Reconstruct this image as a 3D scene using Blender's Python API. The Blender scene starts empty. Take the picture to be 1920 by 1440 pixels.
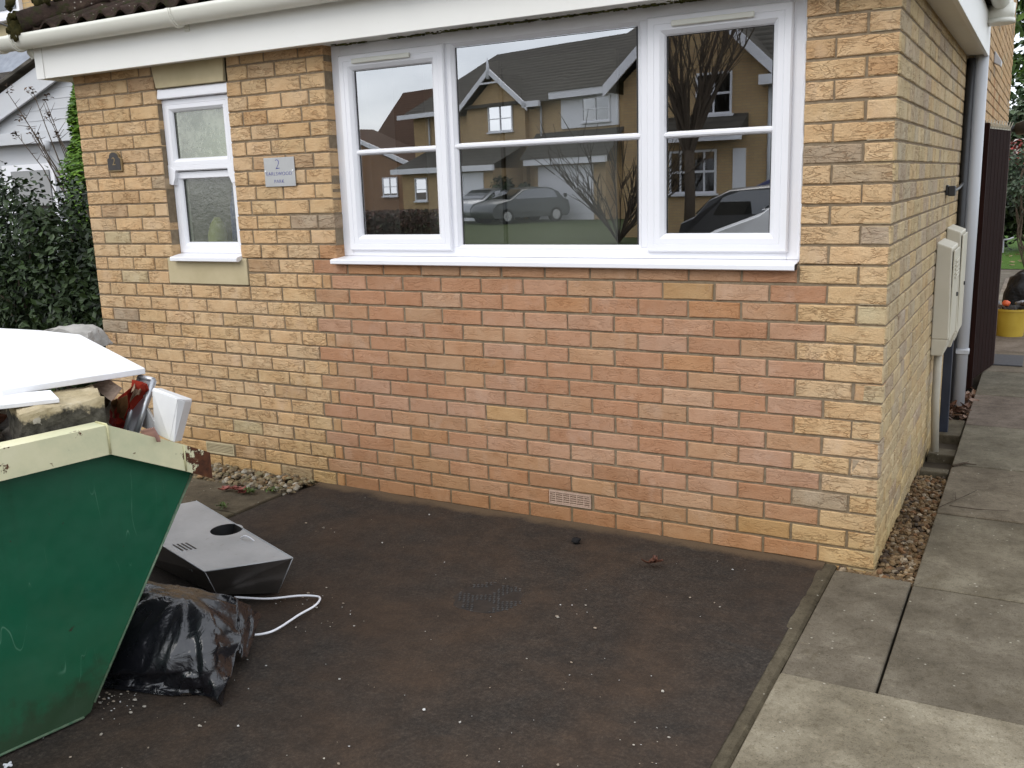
import bpy, bmesh, math, random
from mathutils import Vector, Matrix, noise
from math import sin, cos, pi, radians, sqrt, atan2
random.seed(7)
S = bpy.context.scene
COL = S.collection
# ------------------------------------------------------------------ camera
CAM_POS = (0.486886, -3.734839, 1.533303)
YAW, PITCH, ROLL, FPX = 0.512604, -0.207557, -0.032943, 1772.28
def cam_axes():
    ca, sa, cb, sb = cos(YAW), sin(YAW), cos(PITCH), sin(PITCH)
    f = Vector((-sa*cb, ca*cb, sb)); r = Vector((ca, sa, 0)); u = r.cross(f)
    return cos(ROLL)*r+sin(ROLL)*u, -sin(ROLL)*r+cos(ROLL)*u, f
r_, u_, f_ = cam_axes()
cd = bpy.data.cameras.new('camera'); cam = bpy.data.objects.new('camera', cd); COL.objects.link(cam)
mw = Matrix.Identity(4)
for i in range(3):
    mw[i][0] = r_[i]; mw[i][1] = u_[i]; mw[i][2] = -f_[i]; mw[i][3] = CAM_POS[i]
cam.matrix_world = mw
cd.sensor_width = 36; cd.lens = FPX/1920*36; cd.clip_start = 0.05; cd.clip_end = 2000
S.camera = cam
# ------------------------------------------------------------------ light
SUN_EL, SUN_AZ = radians(42), radians(206)      # azimuth of the sun measured clockwise from +Y
W = bpy.data.worlds.new('World'); S.world = W; W.use_nodes = True
wn = W.node_tree.nodes; wl = W.node_tree.links; wn.clear()
sky = wn.new('ShaderNodeTexSky'); sky.sky_type = 'NISHITA'; sky.sun_disc = False
sky.sun_elevation = SUN_EL; sky.sun_rotation = SUN_AZ
tc = wn.new('ShaderNodeTexCoord')
nz = wn.new('ShaderNodeTexNoise'); nz.inputs['Scale'].default_value = 3.2; nz.inputs['Detail'].default_value = 6; nz.inputs['Roughness'].default_value = .55
cr = wn.new('ShaderNodeValToRGB')
cr.color_ramp.elements[0].position = .32; cr.color_ramp.elements[0].color = (4.2, 4.5, 5.0, 1)
cr.color_ramp.elements[1].position = .7; cr.color_ramp.elements[1].color = (9.0, 9.2, 9.5, 1)
mp = wn.new('ShaderNodeMapping'); mp.inputs['Scale'].default_value = (1, 1, 2.2)
mx = wn.new('ShaderNodeMixRGB'); mx.inputs[0].default_value = .86
bg = wn.new('ShaderNodeBackground'); bg.inputs[1].default_value = .14
wo = wn.new('ShaderNodeOutputWorld')
wl.new(tc.outputs['Generated'], mp.inputs[0]); wl.new(mp.outputs[0], nz.inputs['Vector']); wl.new(nz.outputs['Fac'], cr.inputs[0])
wl.new(sky.outputs[0], mx.inputs[1]); wl.new(cr.outputs[0], mx.inputs[2]); wl.new(mx.outputs[0], bg.inputs[0]); wl.new(bg.outputs[0], wo.inputs[0])
sd = bpy.data.lights.new('sun', 'SUN'); sd.energy = .7; sd.angle = radians(35); sd.color = (1, .96, .9)
sun = bpy.data.objects.new('sun', sd); COL.objects.link(sun)
sdir = Vector((sin(SUN_AZ)*cos(SUN_EL), cos(SUN_AZ)*cos(SUN_EL), sin(SUN_EL)))
sun.rotation_euler = sdir.to_track_quat('Z', 'Y').to_euler()
vs = S.view_settings; vs.view_transform = 'Standard'; vs.look = 'None'; vs.gamma = 1; vs.use_curve_mapping = False
vs.exposure = 0.87
S.cycles.max_bounces = 8; S.cycles.transparent_max_bounces = 12; S.cycles.caustics_reflective = False; S.cycles.caustics_refractive = False

# ------------------------------------------------------------------ helpers
class N:
    """small node-material builder"""
    def __init__(s, name):
        s.m = bpy.data.materials.new(name); s.m.use_nodes = True
        s.t = s.m.node_tree; s.n = s.t.nodes; s.l = s.t.links
        s.b = s.n['Principled BSDF']; s.out = s.n['Material Output']
        s.co = s.n.new('ShaderNodeTexCoord').outputs['Object']
    def link(s, a, b): s.l.new(a, b)
    def noise(s, scale, detail=4, rough=.55, vec=None, dist=0, out='Fac'):
        n = s.n.new('ShaderNodeTexNoise'); n.inputs['Scale'].default_value = scale; n.inputs['Detail'].default_value = detail
        n.inputs['Roughness'].default_value = rough; n.inputs['Distortion'].default_value = dist
        s.l.new(vec or s.co, n.inputs['Vector']); return n.outputs[out]
    def voro(s, scale, vec=None, feat='F1', rnd=1, out='Distance'):
        n = s.n.new('ShaderNodeTexVoronoi'); n.feature = feat; n.inputs['Scale'].default_value = scale; n.inputs['Randomness'].default_value = rnd
        s.l.new(vec or s.co, n.inputs['Vector']); return n.outputs[out]
    def ramp(s, fac, pts, interp='LINEAR'):
        n = s.n.new('ShaderNodeValToRGB'); e = n.color_ramp.elements; n.color_ramp.interpolation = interp
        while len(e) < len(pts): e.new(.5)
        for k, (p, c) in zip(e, pts):
            k.position = p; k.color = (c, c, c, 1) if isinstance(c, (int, float)) else (*c, 1)
        s.l.new(fac, n.inputs[0]); return n.outputs[0]
    def mix(s, fac, a, b, mode='MIX'):
        n = s.n.new('ShaderNodeMixRGB'); n.blend_type = mode
        for i, v in enumerate((fac, a, b)):
            if isinstance(v, (int, float)): n.inputs[i].default_value = v if i == 0 else (v, v, v, 1)
            elif isinstance(v, tuple): n.inputs[i].default_value = (*v, 1)
            else: s.l.new(v, n.inputs[i])
        return n.outputs[0]
    def math(s, op, a, b=0.):
        n = s.n.new('ShaderNodeMath'); n.operation = op
        for i, v in enumerate((a, b)):
            if isinstance(v, (int, float)): n.inputs[i].default_value = v
            else: s.l.new(v, n.inputs[i])
        return n.outputs[0]
    def attr(s, name, out='Color'):
        n = s.n.new('ShaderNodeAttribute'); n.attribute_name = name; return n.outputs[out]
    def mapping(s, scale=(1, 1, 1), rot=(0, 0, 0), vec=None):
        n = s.n.new('ShaderNodeMapping'); n.inputs['Scale'].default_value = scale; n.inputs['Rotation'].default_value = rot
        s.l.new(vec or s.co, n.inputs[0]); return n.outputs[0]
    def sep(s, vec=None):
        n = s.n.new('ShaderNodeSeparateXYZ'); s.l.new(vec or s.co, n.inputs[0]); return n.outputs
    def bump(s, h, strength=.3, dist=.01, prev=None):
        n = s.n.new('ShaderNodeBump'); n.inputs['Strength'].default_value = strength; n.inputs['Distance'].default_value = dist
        s.l.new(h, n.inputs['Height'])
        if prev: s.l.new(prev, n.inputs['Normal'])
        s.l.new(n.outputs[0], s.b.inputs['Normal']); return n.outputs[0]
    def set(s, color=None, rough=None, metal=None, spec=None):
        for k, v in (('Base Color', color), ('Roughness', rough), ('Metallic', metal), ('Specular IOR Level', spec)):
            if v is None: continue
            i = s.b.inputs[k]
            if isinstance(v, tuple): i.default_value = (*v, 1)
            elif isinstance(v, (int, float)): i.default_value = v
            else: s.l.new(v, i)
        return s.m

def mottled(name, c1, c2, scale=8, rough=.7, metal=0, spec=.5, bump=0, bscale=60, bdist=.004):
    m = N(name)
    c = m.ramp(m.noise(scale, 6, .6), [(.3, c1), (.7, c2)])
    if bump: m.bump(m.noise(bscale, 5, .6), bump, bdist)
    return m.set(c, rough, metal, spec)

class MB:
    """mesh builder: collects pieces and links them as one object"""
    def __init__(s): s.v = []; s.f = []; s.c = []; s.smooth = []
    def add(s, vs, fs, col=None, smooth=False):
        o = len(s.v); s.v += [tuple(v) for v in vs]
        for f in fs: s.f.append(tuple(i+o for i in f)); s.c.append(col); s.smooth.append(smooth)
        return s
    def box(s, x0, x1, y0, y1, z0, z1, col=None, M=None):
        v = [Vector((x, y, z)) for z in (z0, z1) for y in (y0, y1) for x in (x0, x1)]
        if M: v = [M @ p for p in v]
        return s.add(v, [(0, 2, 3, 1), (4, 5, 7, 6), (0, 1, 5, 4), (2, 6, 7, 3), (0, 4, 6, 2), (1, 3, 7, 5)], col)
    def prism(s, pts, ext, col=None):
        """closed polygon pts (3-D, planar) extruded by vector ext"""
        n = len(pts); e = Vector(ext); a = [Vector(p) for p in pts]; b = [p+e for p in a]
        return s.add(a+b, [tuple(range(n))[::-1], tuple(range(n, 2*n))]+[(i, (i+1) % n, n+(i+1) % n, n+i) for i in range(n)], col)
    def hexa(s, bot, top, col=None):
        """bottom quad and top quad, same winding"""
        n = len(bot); v = [Vector(p) for p in bot]+[Vector(p) for p in top]
        return s.add(v, [tuple(range(n))[::-1], tuple(range(n, 2*n))]+[(i, (i+1) % n, n+(i+1) % n, n+i) for i in range(n)], col)
    def tube(s, pts, r, seg=10, cap=True, col=None, smooth=True):
        pts = [Vector(p) for p in pts]; rr = r if isinstance(r, (list, tuple)) else [r]*len(pts)
        vs = []; up = None
        for i, p in enumerate(pts):
            d = (pts[min(i+1, len(pts)-1)]-pts[max(i-1, 0)]).normalized()
            if up is None:
                up = Vector((0, 0, 1)) if abs(d.z) < .9 else Vector((1, 0, 0))
            a = d.cross(up).normalized(); b = a.cross(d).normalized(); up = b
            for k in range(seg):
                t = 2*pi*k/seg; vs.append(p+rr[i]*(cos(t)*a+sin(t)*b))
        fs = [(i*seg+k, i*seg+(k+1) % seg, (i+1)*seg+(k+1) % seg, (i+1)*seg+k) for i in range(len(pts)-1) for k in range(seg)]
        s.add(vs, fs, col, smooth)
        if cap:
            o = len(s.v)-len(vs); n = len(pts)
            s.f.append(tuple(o+k for k in range(seg))[::-1]); s.c.append(col); s.smooth.append(False)
            s.f.append(tuple(o+(n-1)*seg+k for k in range(seg))); s.c.append(col); s.smooth.append(False)
        return s
    def sweep(s, prof, pts, cap=True, smooth=False, col=None):
        """2-D profile list given as callables -> list of rings supplied directly"""
        n = len(prof[0]); vs = [v for ring in prof for v in ring]
        s.add(vs, [(i*n+k, i*n+(k+1) % n, (i+1)*n+(k+1) % n, (i+1)*n+k) for i in range(len(prof)-1) for k in range(n)], col, smooth)
        if cap:
            s.add(prof[0], [tuple(range(n))[::-1]], col); s.add(prof[-1], [tuple(range(n))], col)
        return s
    def build(s, name, mat, parent=None, bevel=0, segs=2, attr=None, loc=None, weld=False, ang=30):
        me = bpy.data.meshes.new(name); me.from_pydata(s.v, [], s.f); me.update()
        if attr:
            a = me.attributes.new(attr, 'FLOAT_COLOR', 'CORNER'); i = 0; buf = []
            for f, c in zip(s.f, s.c):
                c = c or (1, 1, 1, 1)
                if len(c) == 3: c = (*c, 1)
                buf += list(c)*len(f)
            a.data.foreach_set('color', buf)
        me.polygons.foreach_set('use_smooth', s.smooth)
        if bevel or weld:
            bm = bmesh.new(); bm.from_mesh(me)
            if weld: bmesh.ops.remove_doubles(bm, verts=bm.verts, dist=1e-5)
            if bevel:
                ed = [e for e in bm.edges if len(e.link_faces) == 2 and e.calc_face_angle(0) > radians(ang)]
                bmesh.ops.bevel(bm, geom=ed, offset=bevel, segments=segs, profile=.5, affect='EDGES', clamp_overlap=True)
            bm.to_mesh(me); bm.free()
        me.materials.append(mat)
        o = bpy.data.objects.new(name, me); COL.objects.link(o)
        if loc: o.location = loc
        if parent: o.parent = parent; 
        return o
def tag(o, label=None, cat=None, group=None, kind=None):
    if label: o['label'] = label
    if cat: o['category'] = cat
    if group: o['group'] = group
    if kind: o['kind'] = kind
    return o
def thing(name, label, cat, loc=(0, 0, 0), group=None):
    o = bpy.data.objects.new(name, None); COL.objects.link(o); o.location = loc; o.empty_display_size = .1
    return tag(o, label, cat, group)
def part(mb, name, mat, parent, **k):
    o = mb.build(name, mat, None, **k)
    root = parent
    o.parent = parent
    if parent.type == 'EMPTY': o.matrix_parent_inverse = Matrix.Translation(-parent.location)   # parts are modelled in world space
    return o
def rnd(a, b): return random.uniform(a, b)
def lerp(a, b, t): return a+(b-a)*t

# ------------------------------------------------------------------ materials
def brick_mat(name='brick', crease=1.0):
    m = N(name); col = m.attr('brick'); a = m.attr('brick', 'Alpha')
    # every brick gets its own piece of pattern: shift the coordinates by its seed
    cm = m.n.new('ShaderNodeCombineXYZ'); k = m.math('MULTIPLY', a, 37.); m.link(k, cm.inputs[0]); m.link(k, cm.inputs[1]); m.link(m.math('MULTIPLY', a, 91.), cm.inputs[2])
    va = m.n.new('ShaderNodeVectorMath'); va.operation = 'ADD'; m.link(m.co, va.inputs[0]); m.link(cm.outputs[0], va.inputs[1]); v = va.outputs[0]
    m1 = m.mapping((.55, .55, 1.75), (0, .42, 0), v)
    n1 = m.noise(19, 3, .55, m1, 1.0)
    ridge = m.math('ABSOLUTE', m.math('SUBTRACT', n1, .5))
    cr1 = m.ramp(ridge, [(.0, 0.), (.010, .2), (.03, 1.)])
    lip = m.math('MULTIPLY', m.ramp(ridge, [(.02, 0.), (.04, 1.), (.075, 0.)]), m.ramp(m.math('SUBTRACT', n1, .5), [(.0, 0.), (.01, 1.)]))
    n2 = m.noise(27, 2, .5, m.mapping((.6, .6, 1.9), (0, -.5, 0), v), .8)
    cr2 = m.ramp(m.math('ABSOLUTE', m.math('SUBTRACT', n2, .47)), [(0, .35), (.02, 1.)])
    gate = m.ramp(m.noise(9, 2, .5, v), [(.36, 0.), (.52, 1.)])
    creas = m.mix(gate, 1., m.mix(1., cr1, cr2, 'MULTIPLY'))
    # colour: blotches, sand grain, creases bare of sand, a highlight painted along their lip
    c = m.mix(m.ramp(m.noise(11, 5, .6, v), [(.35, 0.), (.7, .7)]), col, m.mix(1., col, (.85, .75, .66), 'MULTIPLY'))
    c = m.mix(m.ramp(m.noise(240, 2, .6, v), [(.4, 0.), (.8, .35)]), c, m.mix(1., c, (1.25, 1.22, 1.15), 'MULTIPLY'))
    c = m.mix(m.ramp(m.noise(300, 1, .5, v), [(.25, .55), (.36, 0.)]), c, m.mix(1., c, (.55, .5, .45), 'MULTIPLY'))
    c = m.mix(m.ramp(creas, [(0, min(1, .6*crease)), (.8, 0.)]), c, m.mix(1., c, (.62, .5, .4), 'MULTIPLY'))
    c = m.mix(m.math('MULTIPLY', m.math('MULTIPLY', lip, gate), .55*crease), c, m.mix(1., c, (1.3, 1.26, 1.2), 'MULTIPLY'))
    sm = m.math('MULTIPLY', m.ramp(m.noise(7, 3, .5, v), [(.6, 0.), (.72, .5)]), m.ramp(m.noise(1.7, 2), [(.45, 0.), (.6, 1.)]))
    c = m.mix(sm, c, m.mix(1., c, (.66, .6, .5), 'MULTIPLY'))
    ef = m.ramp(m.noise(6, 5, .65, m.mapping((1, 1, .6), vec=v)), [(.56, 0.), (.76, .5)]); c = m.mix(ef, c, m.mix(.5, c, (.62, .5, .42)))
    # weathering of the wall as a whole
    big = m.ramp(m.noise(1.3, 4, .6), [(.4, 0.), (.7, .22)])
    c = m.mix(big, c, m.mix(1., c, (.8, .8, .76), 'MULTIPLY'))
    # damp green and brown staining on the lowest courses
    z = m.sep()[2]
    foot = m.math('MULTIPLY', m.ramp(m.math('ADD', z, m.math('MULTIPLY', m.noise(3, 4, .6), .28)), [(.1, 1.), (.52, 0.)]), .72)
    c = m.mix(foot, c, m.mix(1., c, (.8, .74, .52), 'MULTIPLY'))
    h = m.mix(.55, creas, m.noise(120, 4, .7, v))
    h = m.mix(.4, h, m.noise(24, 3, .5, v))
    m.bump(h, .9*crease, .014)
    return m.set(c, .92, 0, .15)
M_BRICK = brick_mat('rustic_brick')
M_BRICK_SMOOTH = brick_mat('smoother_brick', .55)
def mortar_mat():
    m = N('mortar'); c = m.ramp(m.noise(40, 5, .6), [(.3, (.175, .133, .087)), (.7, (.27, .212, .143))])
    z = m.sep()[2]
    foot = m.ramp(m.math('ADD', z, m.math('MULTIPLY', m.noise(3, 4, .6), .25)), [(.08, .7), (.4, 0.)])
    c = m.mix(foot, c, m.mix(1., c, (.7, .62, .45), 'MULTIPLY'))
    m.bump(m.noise(200, 4, .7), .5, .003)
    return m.set(c, .95, 0, .1)
M_MORTAR = mortar_mat()
def upvc_mat(name, c=(.78, .78, .8), dirt=.12, rough=.32):
    m = N(name)
    k = m.ramp(m.noise(2.5, 5, .65), [(.45, 0.), (.8, dirt)])
    k2 = m.ramp(m.noise(60, 3, .7), [(.66, 0.), (.74, dirt*1.6)])
    col = m.mix(k, c, (.55, .52, .45)); col = m.mix(k2, col, (.45, .42, .34))
    m.bump(m.noise(6, 2), .05, .004)
    return m.set(col, rough, 0, .45)
M_UPVC = upvc_mat('white_upvc', (.80, .80, .83), .06)
M_FASCIA = upvc_mat('fascia_upvc', (.78, .77, .73), .1, .4)
M_SOFFIT = upvc_mat('soffit_upvc', (.74, .72, .66), .25, .5)
M_GUTTER = upvc_mat('gutter_plastic', (.72, .71, .63), .22, .35)
M_PIPE = upvc_mat('downpipe_plastic', (.5, .51, .53), .2, .4)
M_DULL_BLACK = mottled('dull_black', (.015, .015, .016), (.03, .03, .03), 20, .6)
M_STONE = mottled('cast_stone', (.43, .36, .22), (.52, .44, .28), 5, .9, spec=.15, bump=.25, bscale=150, bdist=.002)
def glass_mat(name, refl, tint=(.9, .93, .92), rough=0.0):
    m = N(name); n, l = m.n, m.l; n.remove(m.b)
    g = n.new('ShaderNodeBsdfGlossy'); g.inputs['Roughness'].default_value = rough; g.inputs['Color'].default_value = (.97, .98, 1, 1)
    t = n.new('ShaderNodeBsdfTransparent'); t.inputs[0].default_value = (*tint, 1)
    fr = n.new('ShaderNodeFresnel'); fr.inputs['IOR'].default_value = 1.5
    x = n.new('ShaderNodeMixShader')
    f = m.math('ADD', m.math('MULTIPLY', fr.outputs[0], 1.2), refl)
    nb = n.new('ShaderNodeBump'); nb.inputs['Strength'].default_value = .02; nb.inputs['Distance'].default_value = .004
    l.new(m.noise(2.2, 2), nb.inputs['Height']); l.new(nb.outputs[0], g.inputs['Normal'])
    l.new(f, x.inputs[0]); l.new(t.outputs[0], x.inputs[1]); l.new(g.outputs[0], x.inputs[2]); l.new(x.outputs[0], m.out.inputs[0])
    return m.m
M_GLASS = glass_mat('window_glass', .37)
def frosted_mat(name, pale, tint):
    m = N(name); n, l = m.n, m.l; n.remove(m.b)
    g = n.new('ShaderNodeBsdfGlossy'); g.inputs['Roughness'].default_value = .14
    t = n.new('ShaderNodeBsdfTransparent'); t.inputs[0].default_value = (*tint, 1)
    d = n.new('ShaderNodeBsdfDiffuse'); mot = m.mix(.5, m.noise(9, 5, .65), m.noise(40, 4, .7)); l.new(m.ramp(mot, [(.32, (.16, .18, .13)), (.62, (.52, .55, .43))]), d.inputs[0])
    nb = n.new('ShaderNodeBump'); nb.inputs['Strength'].default_value = .3; nb.inputs['Distance'].default_value = .003
    l.new(m.noise(34, 5, .7), nb.inputs['Height']); l.new(nb.outputs[0], g.inputs['Normal'])
    x = n.new('ShaderNodeMixShader'); x.inputs[0].default_value = pale; l.new(t.outputs[0], x.inputs[1]); l.new(d.outputs[0], x.inputs[2])
    y = n.new('ShaderNodeMixShader'); y.inputs[0].default_value = .16; l.new(x.outputs[0], y.inputs[1]); l.new(g.outputs[0], y.inputs[2]); l.new(y.outputs[0], m.out.inputs[0]); return m.m
M_FROST_LOW = frosted_mat('frosted_glass_lower', .2, (.5, .55, .5))
M_FROST = frosted_mat('frosted_glass', .5, (.8, .85, .78))  # sky brightness put into the colour: upper pane paler than the lower
M_ROOM = mottled('plaster_wall', (.3, .29, .27), (.36, .35, .32), 3, .9, spec=.1)
def tarmac_mat():
    m = N('tarmac')
    base = m.ramp(m.noise(90, 5, .75), [(.3, (.013, .0105, .0085)), (.52, (.034, .0275, .0222)), (.78, (.085, .07, .056))])
    moss = m.ramp(m.noise(2.2, 6, .65, dist=.4), [(.36, 0.), (.66, 1.)])
    c = m.mix(moss, base, m.mix(.6, m.mix(1., base, (1.35, 1.04, .8), 'MULTIPLY'), (.058, .038, .025)))
    pt = m.ramp(m.noise(11, 6, .7, dist=.4), [(.4, .6), (.58, 0.)]); c = m.mix(pt, c, m.mix(1., c, (.6, .6, .6), 'MULTIPLY')); ph = m.ramp(m.noise(17, 6, .7), [(.56, 0.), (.72, .45)]); c = m.mix(ph, c, m.mix(1., c, (1.5, 1.42, 1.3), 'MULTIPLY'))
    dk = m.ramp(m.noise(.9, 5, .6), [(.45, 0.), (.7, .55)])
    c = m.mix(dk, c, m.mix(1., c, (.55, .55, .57), 'MULTIPLY'))
    # soil line at the foot of the wall
    y = m.sep()[1]
    soil = m.ramp(m.math('ADD', y, m.math('MULTIPLY', m.noise(5, 5, .6), .16)), [(-.02+.0, 0.), (.05, .8)])
    c = m.mix(soil, c, (.115, .078, .045))
    sp = m.ramp(m.voro(160), [(.0, 1.), (.10, 0.)]); spk = m.math('MULTIPLY', sp, m.ramp(m.noise(37, 2), [(.56, 0.), (.62, .5)]))
    c = m.mix(spk, c, (.22, .2, .17))
    h = m.mix(.6, m.voro(150), m.noise(60, 6, .7)); m.bump(h, .55, .006)
    return m.set(c, .88, 0, .25)
M_TARMAC = tarmac_mat()
def slab_mat(name, c1, c2, c3):
    m = N(name)
    c = m.ramp(m.noise(5, 7, .65, dist=.3), [(.28, c1), (.5, c2), (.75, c3)])
    tone = m.attr('brick'); c = m.mix(1., m.mix(1., c, (1.24, 1.235, 1.19), 'MULTIPLY'), tone, 'MULTIPLY')
    blot = m.ramp(m.noise(1.6, 6, .6), [(.4, 0.), (.72, .6)]); c = m.mix(blot, c, m.mix(1., c, (.6, .58, .53), 'MULTIPLY'))
    md = m.ramp(m.noise(42, 4, .65), [(.32, .75), (.5, 0.)]); c = m.mix(md, c, m.mix(1., c, (.68, .66, .62), 'MULTIPLY')); mh = m.ramp(m.noise(55, 4, .65), [(.56, 0.), (.72, .7)]); c = m.mix(mh, c, m.mix(1., c, (1.35, 1.33, 1.3), 'MULTIPLY'))
    al = m.ramp(m.noise(7, 6, .7, dist=.5), [(.56, 0.), (.74, .5)]); c = m.mix(al, c, m.mix(1., c, (.62, .58, .46), 'MULTIPLY'))
    li = m.math('MULTIPLY', m.ramp(m.voro(26), [(.05, 1.), (.13, 0.)]), m.ramp(m.noise(8, 3), [(.48, 0.), (.56, .85)]))
    c = m.mix(li, c, (.38, .35, .28))
    c = m.mix(m.ramp(m.noise(210, 2, .7), [(.3, .85), (.45, 0.)]), c, m.mix(1., c, (.45, .43, .4), 'MULTIPLY')); c = m.mix(m.math('MULTIPLY', m.ramp(m.voro(48), [(.06, 1.), (.14, 0.)]), m.ramp(m.noise(13, 3), [(.55, 0.), (.6, .8)])), c, (.03, .026, .02))
    c = m.mix(m.ramp(m.noise(260, 2, .7), [(.58, 0.), (.72, .6)]), c, m.mix(1., c, (1.7, 1.65, 1.6), 'MULTIPLY'))
    m.bump(m.mix(.5, m.noise(130, 5, .7), m.noise(22, 5, .6)), .45, .004)
    return m.set(c, .9, 0, .2)
M_SLAB = slab_mat('concrete_slab', (.07, .058, .043), (.115, .097, .075), (.175, .153, .122))
M_SLAB_DIRTY = slab_mat('dirty_concrete', (.042, .034, .023), (.072, .06, .041), (.12, .103, .072))
def moss_tile_mat():
    m = N('mossy_roof_tile')
    c = m.ramp(m.noise(9, 6, .7), [(.3, (.018, .013, .011)), (.6, (.055, .036, .028)), (.8, (.12, .085, .06))])
    g = m.ramp(m.noise(14, 5, .7), [(.5, 0.), (.62, .9)]); c = m.mix(g, c, (.03, .032, .012))
    w = m.math('MULTIPLY', m.ramp(m.voro(40), [(.1, 1.), (.22, 0.)]), m.ramp(m.noise(9, 3), [(.5, 0.), (.58, .8)])); c = m.mix(w, c, (.42, .38, .32))
    m.bump(m.noise(60, 6, .75), .9, .015); return m.set(c, .95, 0, .1)
M_TILE = moss_tile_mat()
def attr_mat(name, rough=.6, spec=.3, var=.25, scale=30, bump=.2, sub=0):
    m = N(name); c = m.attr('brick')
    c = m.mix(m.ramp(m.noise(scale, 4, .6), [(.35, 0.), (.7, 1.)]), m.mix(1., c, (1-var,)*3, 'MULTIPLY'), c)
    if bump: m.bump(m.noise(scale*2, 4, .6), bump, .003)
    return m.set(c, rough, 0, spec)
M_STONES = attr_mat('pebbles', .85, .25, .4, 60, .4)
M_LEAF = attr_mat('leaf', .5, .25, .3, 25, 0)
M_CHIP = attr_mat('debris_chips', .85, .2, .2, 80, .2)
M_BARK = mottled('bark', (.05, .038, .028), (.11, .085, .062), 30, .9, spec=.1, bump=.5)
M_DARKWOOD = None
def gate_mat():
    m = N('brown_gate_wood'); v = m.mapping((9, 9, .6))
    c = m.ramp(m.noise(7, 5, .6, v), [(.3, (.011, .0045, .0035)), (.7, (.022, .009, .007))]); m.bump(m.noise(30, 4, .6, v), .3, .003)
    return m.set(c, .85, 0, .06)
M_GATE = gate_mat()
M_BLACK = mottled('black_plastic', (.012, .012, .013), (.025, .024, .024), 15, .45)
M_METER = mottled('beige_grp', (.5, .46, .36), (.56, .52, .42), 4, .5, spec=.35, bump=.05)
M_GREYPIPE = mottled('grey_beige_pipe', (.33, .30, .24), (.42, .38, .3), 12, .6)
M_LAWN = mottled('lawn_grass', (.05, .1, .015), (.09, .17, .03), 30, .9, spec=.1, bump=.6, bscale=200, bdist=.02)
M_EARTH = mottled('ground_soil', (.05, .04, .028), (.08, .066, .05), 3, .95, spec=.1, bump=.4)

def shade(c, a=.12):
    k = 1+rnd(-a, a); h = rnd(-.02, .02); return tuple(max(0, x*k*(1+h*(i-1))) for i, x in enumerate(c))
YEL = [(0.591, 0.415, 0.2385), (0.6008, 0.4252, 0.2512), (0.5762, 0.4048, 0.2279), (0.591, 0.4222, 0.2565), (0.6008, 0.413, 0.2332)]
YEL_ODD = [(.43, .33, .22), (.47, .32, .19), (.40, .315, .225), (.52, .42, .26), (.50, .33, .18)]
RED = [(0.4392, 0.2525, 0.1546), (0.4295, 0.2425, 0.146), (0.444, 0.2624, 0.1676), (0.4392, 0.2624, 0.1568), (0.4343, 0.2673, 0.16), (0.4102, 0.2297, 0.1384), (0.444, 0.2722, 0.1817)]
RED_ODD = [(.47, .29, .19), (.425, .235, .125), (.46, .29, .145), (.48, .31, .205)]
PALE = [(.53, .42, .26), (.50, .40, .25), (.55, .44, .27), (.46, .38, .26), (.52, .41, .24), (.44, .355, .255), (.54, .41, .235)]
def brick_col(kind):
    r = random.random()
    if kind == 'y': c = random.choice(YEL if r < .91 else YEL_ODD)
    elif kind == 'r': c = random.choice(RED if r < .85 else RED_ODD)
    elif kind == 'o': c = random.choice([(.48, .28, .15), (.48, .31, .17)])
    else: c = random.choice(PALE)
    return (*shade(c, .045), random.random())
def add_brick(mb, fr, s0, s1, w0, w1, col, depth=.1, seg=4, hs=2, prot=0., jit=.0013):
    """one brick; fr maps (along, up, out) to the world"""
    d = prot+rnd(-.0012, .0012); tilt = rnd(-.0012, .0012)
    ring = []
    for i in range(seg): ring.append((lerp(s0, s1, i/seg), w0))
    for i in range(hs): ring.append((s1, lerp(w0, w1, i/hs)))
    for i in range(seg): ring.append((lerp(s1, s0, i/seg), w1))
    for i in range(hs): ring.append((s0, lerp(w1, w0, i/hs)))
    cs, cw = (s0+s1)/2, (w0+w1)/2
    ring = [(a+rnd(-jit, jit), b+rnd(-jit, jit)) for a, b in ring]
    n = len(ring)
    back = [fr(a, b, -depth) for a, b in ring]
    mid = [fr(a, b, d-.0035+rnd(-.001, .001)) for a, b in ring]
    L, H = max(s1-s0, .01), max(w1-w0, .01)
    front = [fr(cs+(a-cs)*(1-.008/L), cw+(b-cw)*(1-.007/H), d+tilt*(a-cs)/L*2) for a, b in ring]
    vs = back+mid+front
    fs = [tuple(range(2*n, 3*n))]
    for q in (0, n):
        fs += [(q+i, q+(i+1) % n, q+n+(i+1) % n, q+n+i) for i in range(n)]
    mb.add(vs, fs, col)

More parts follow.
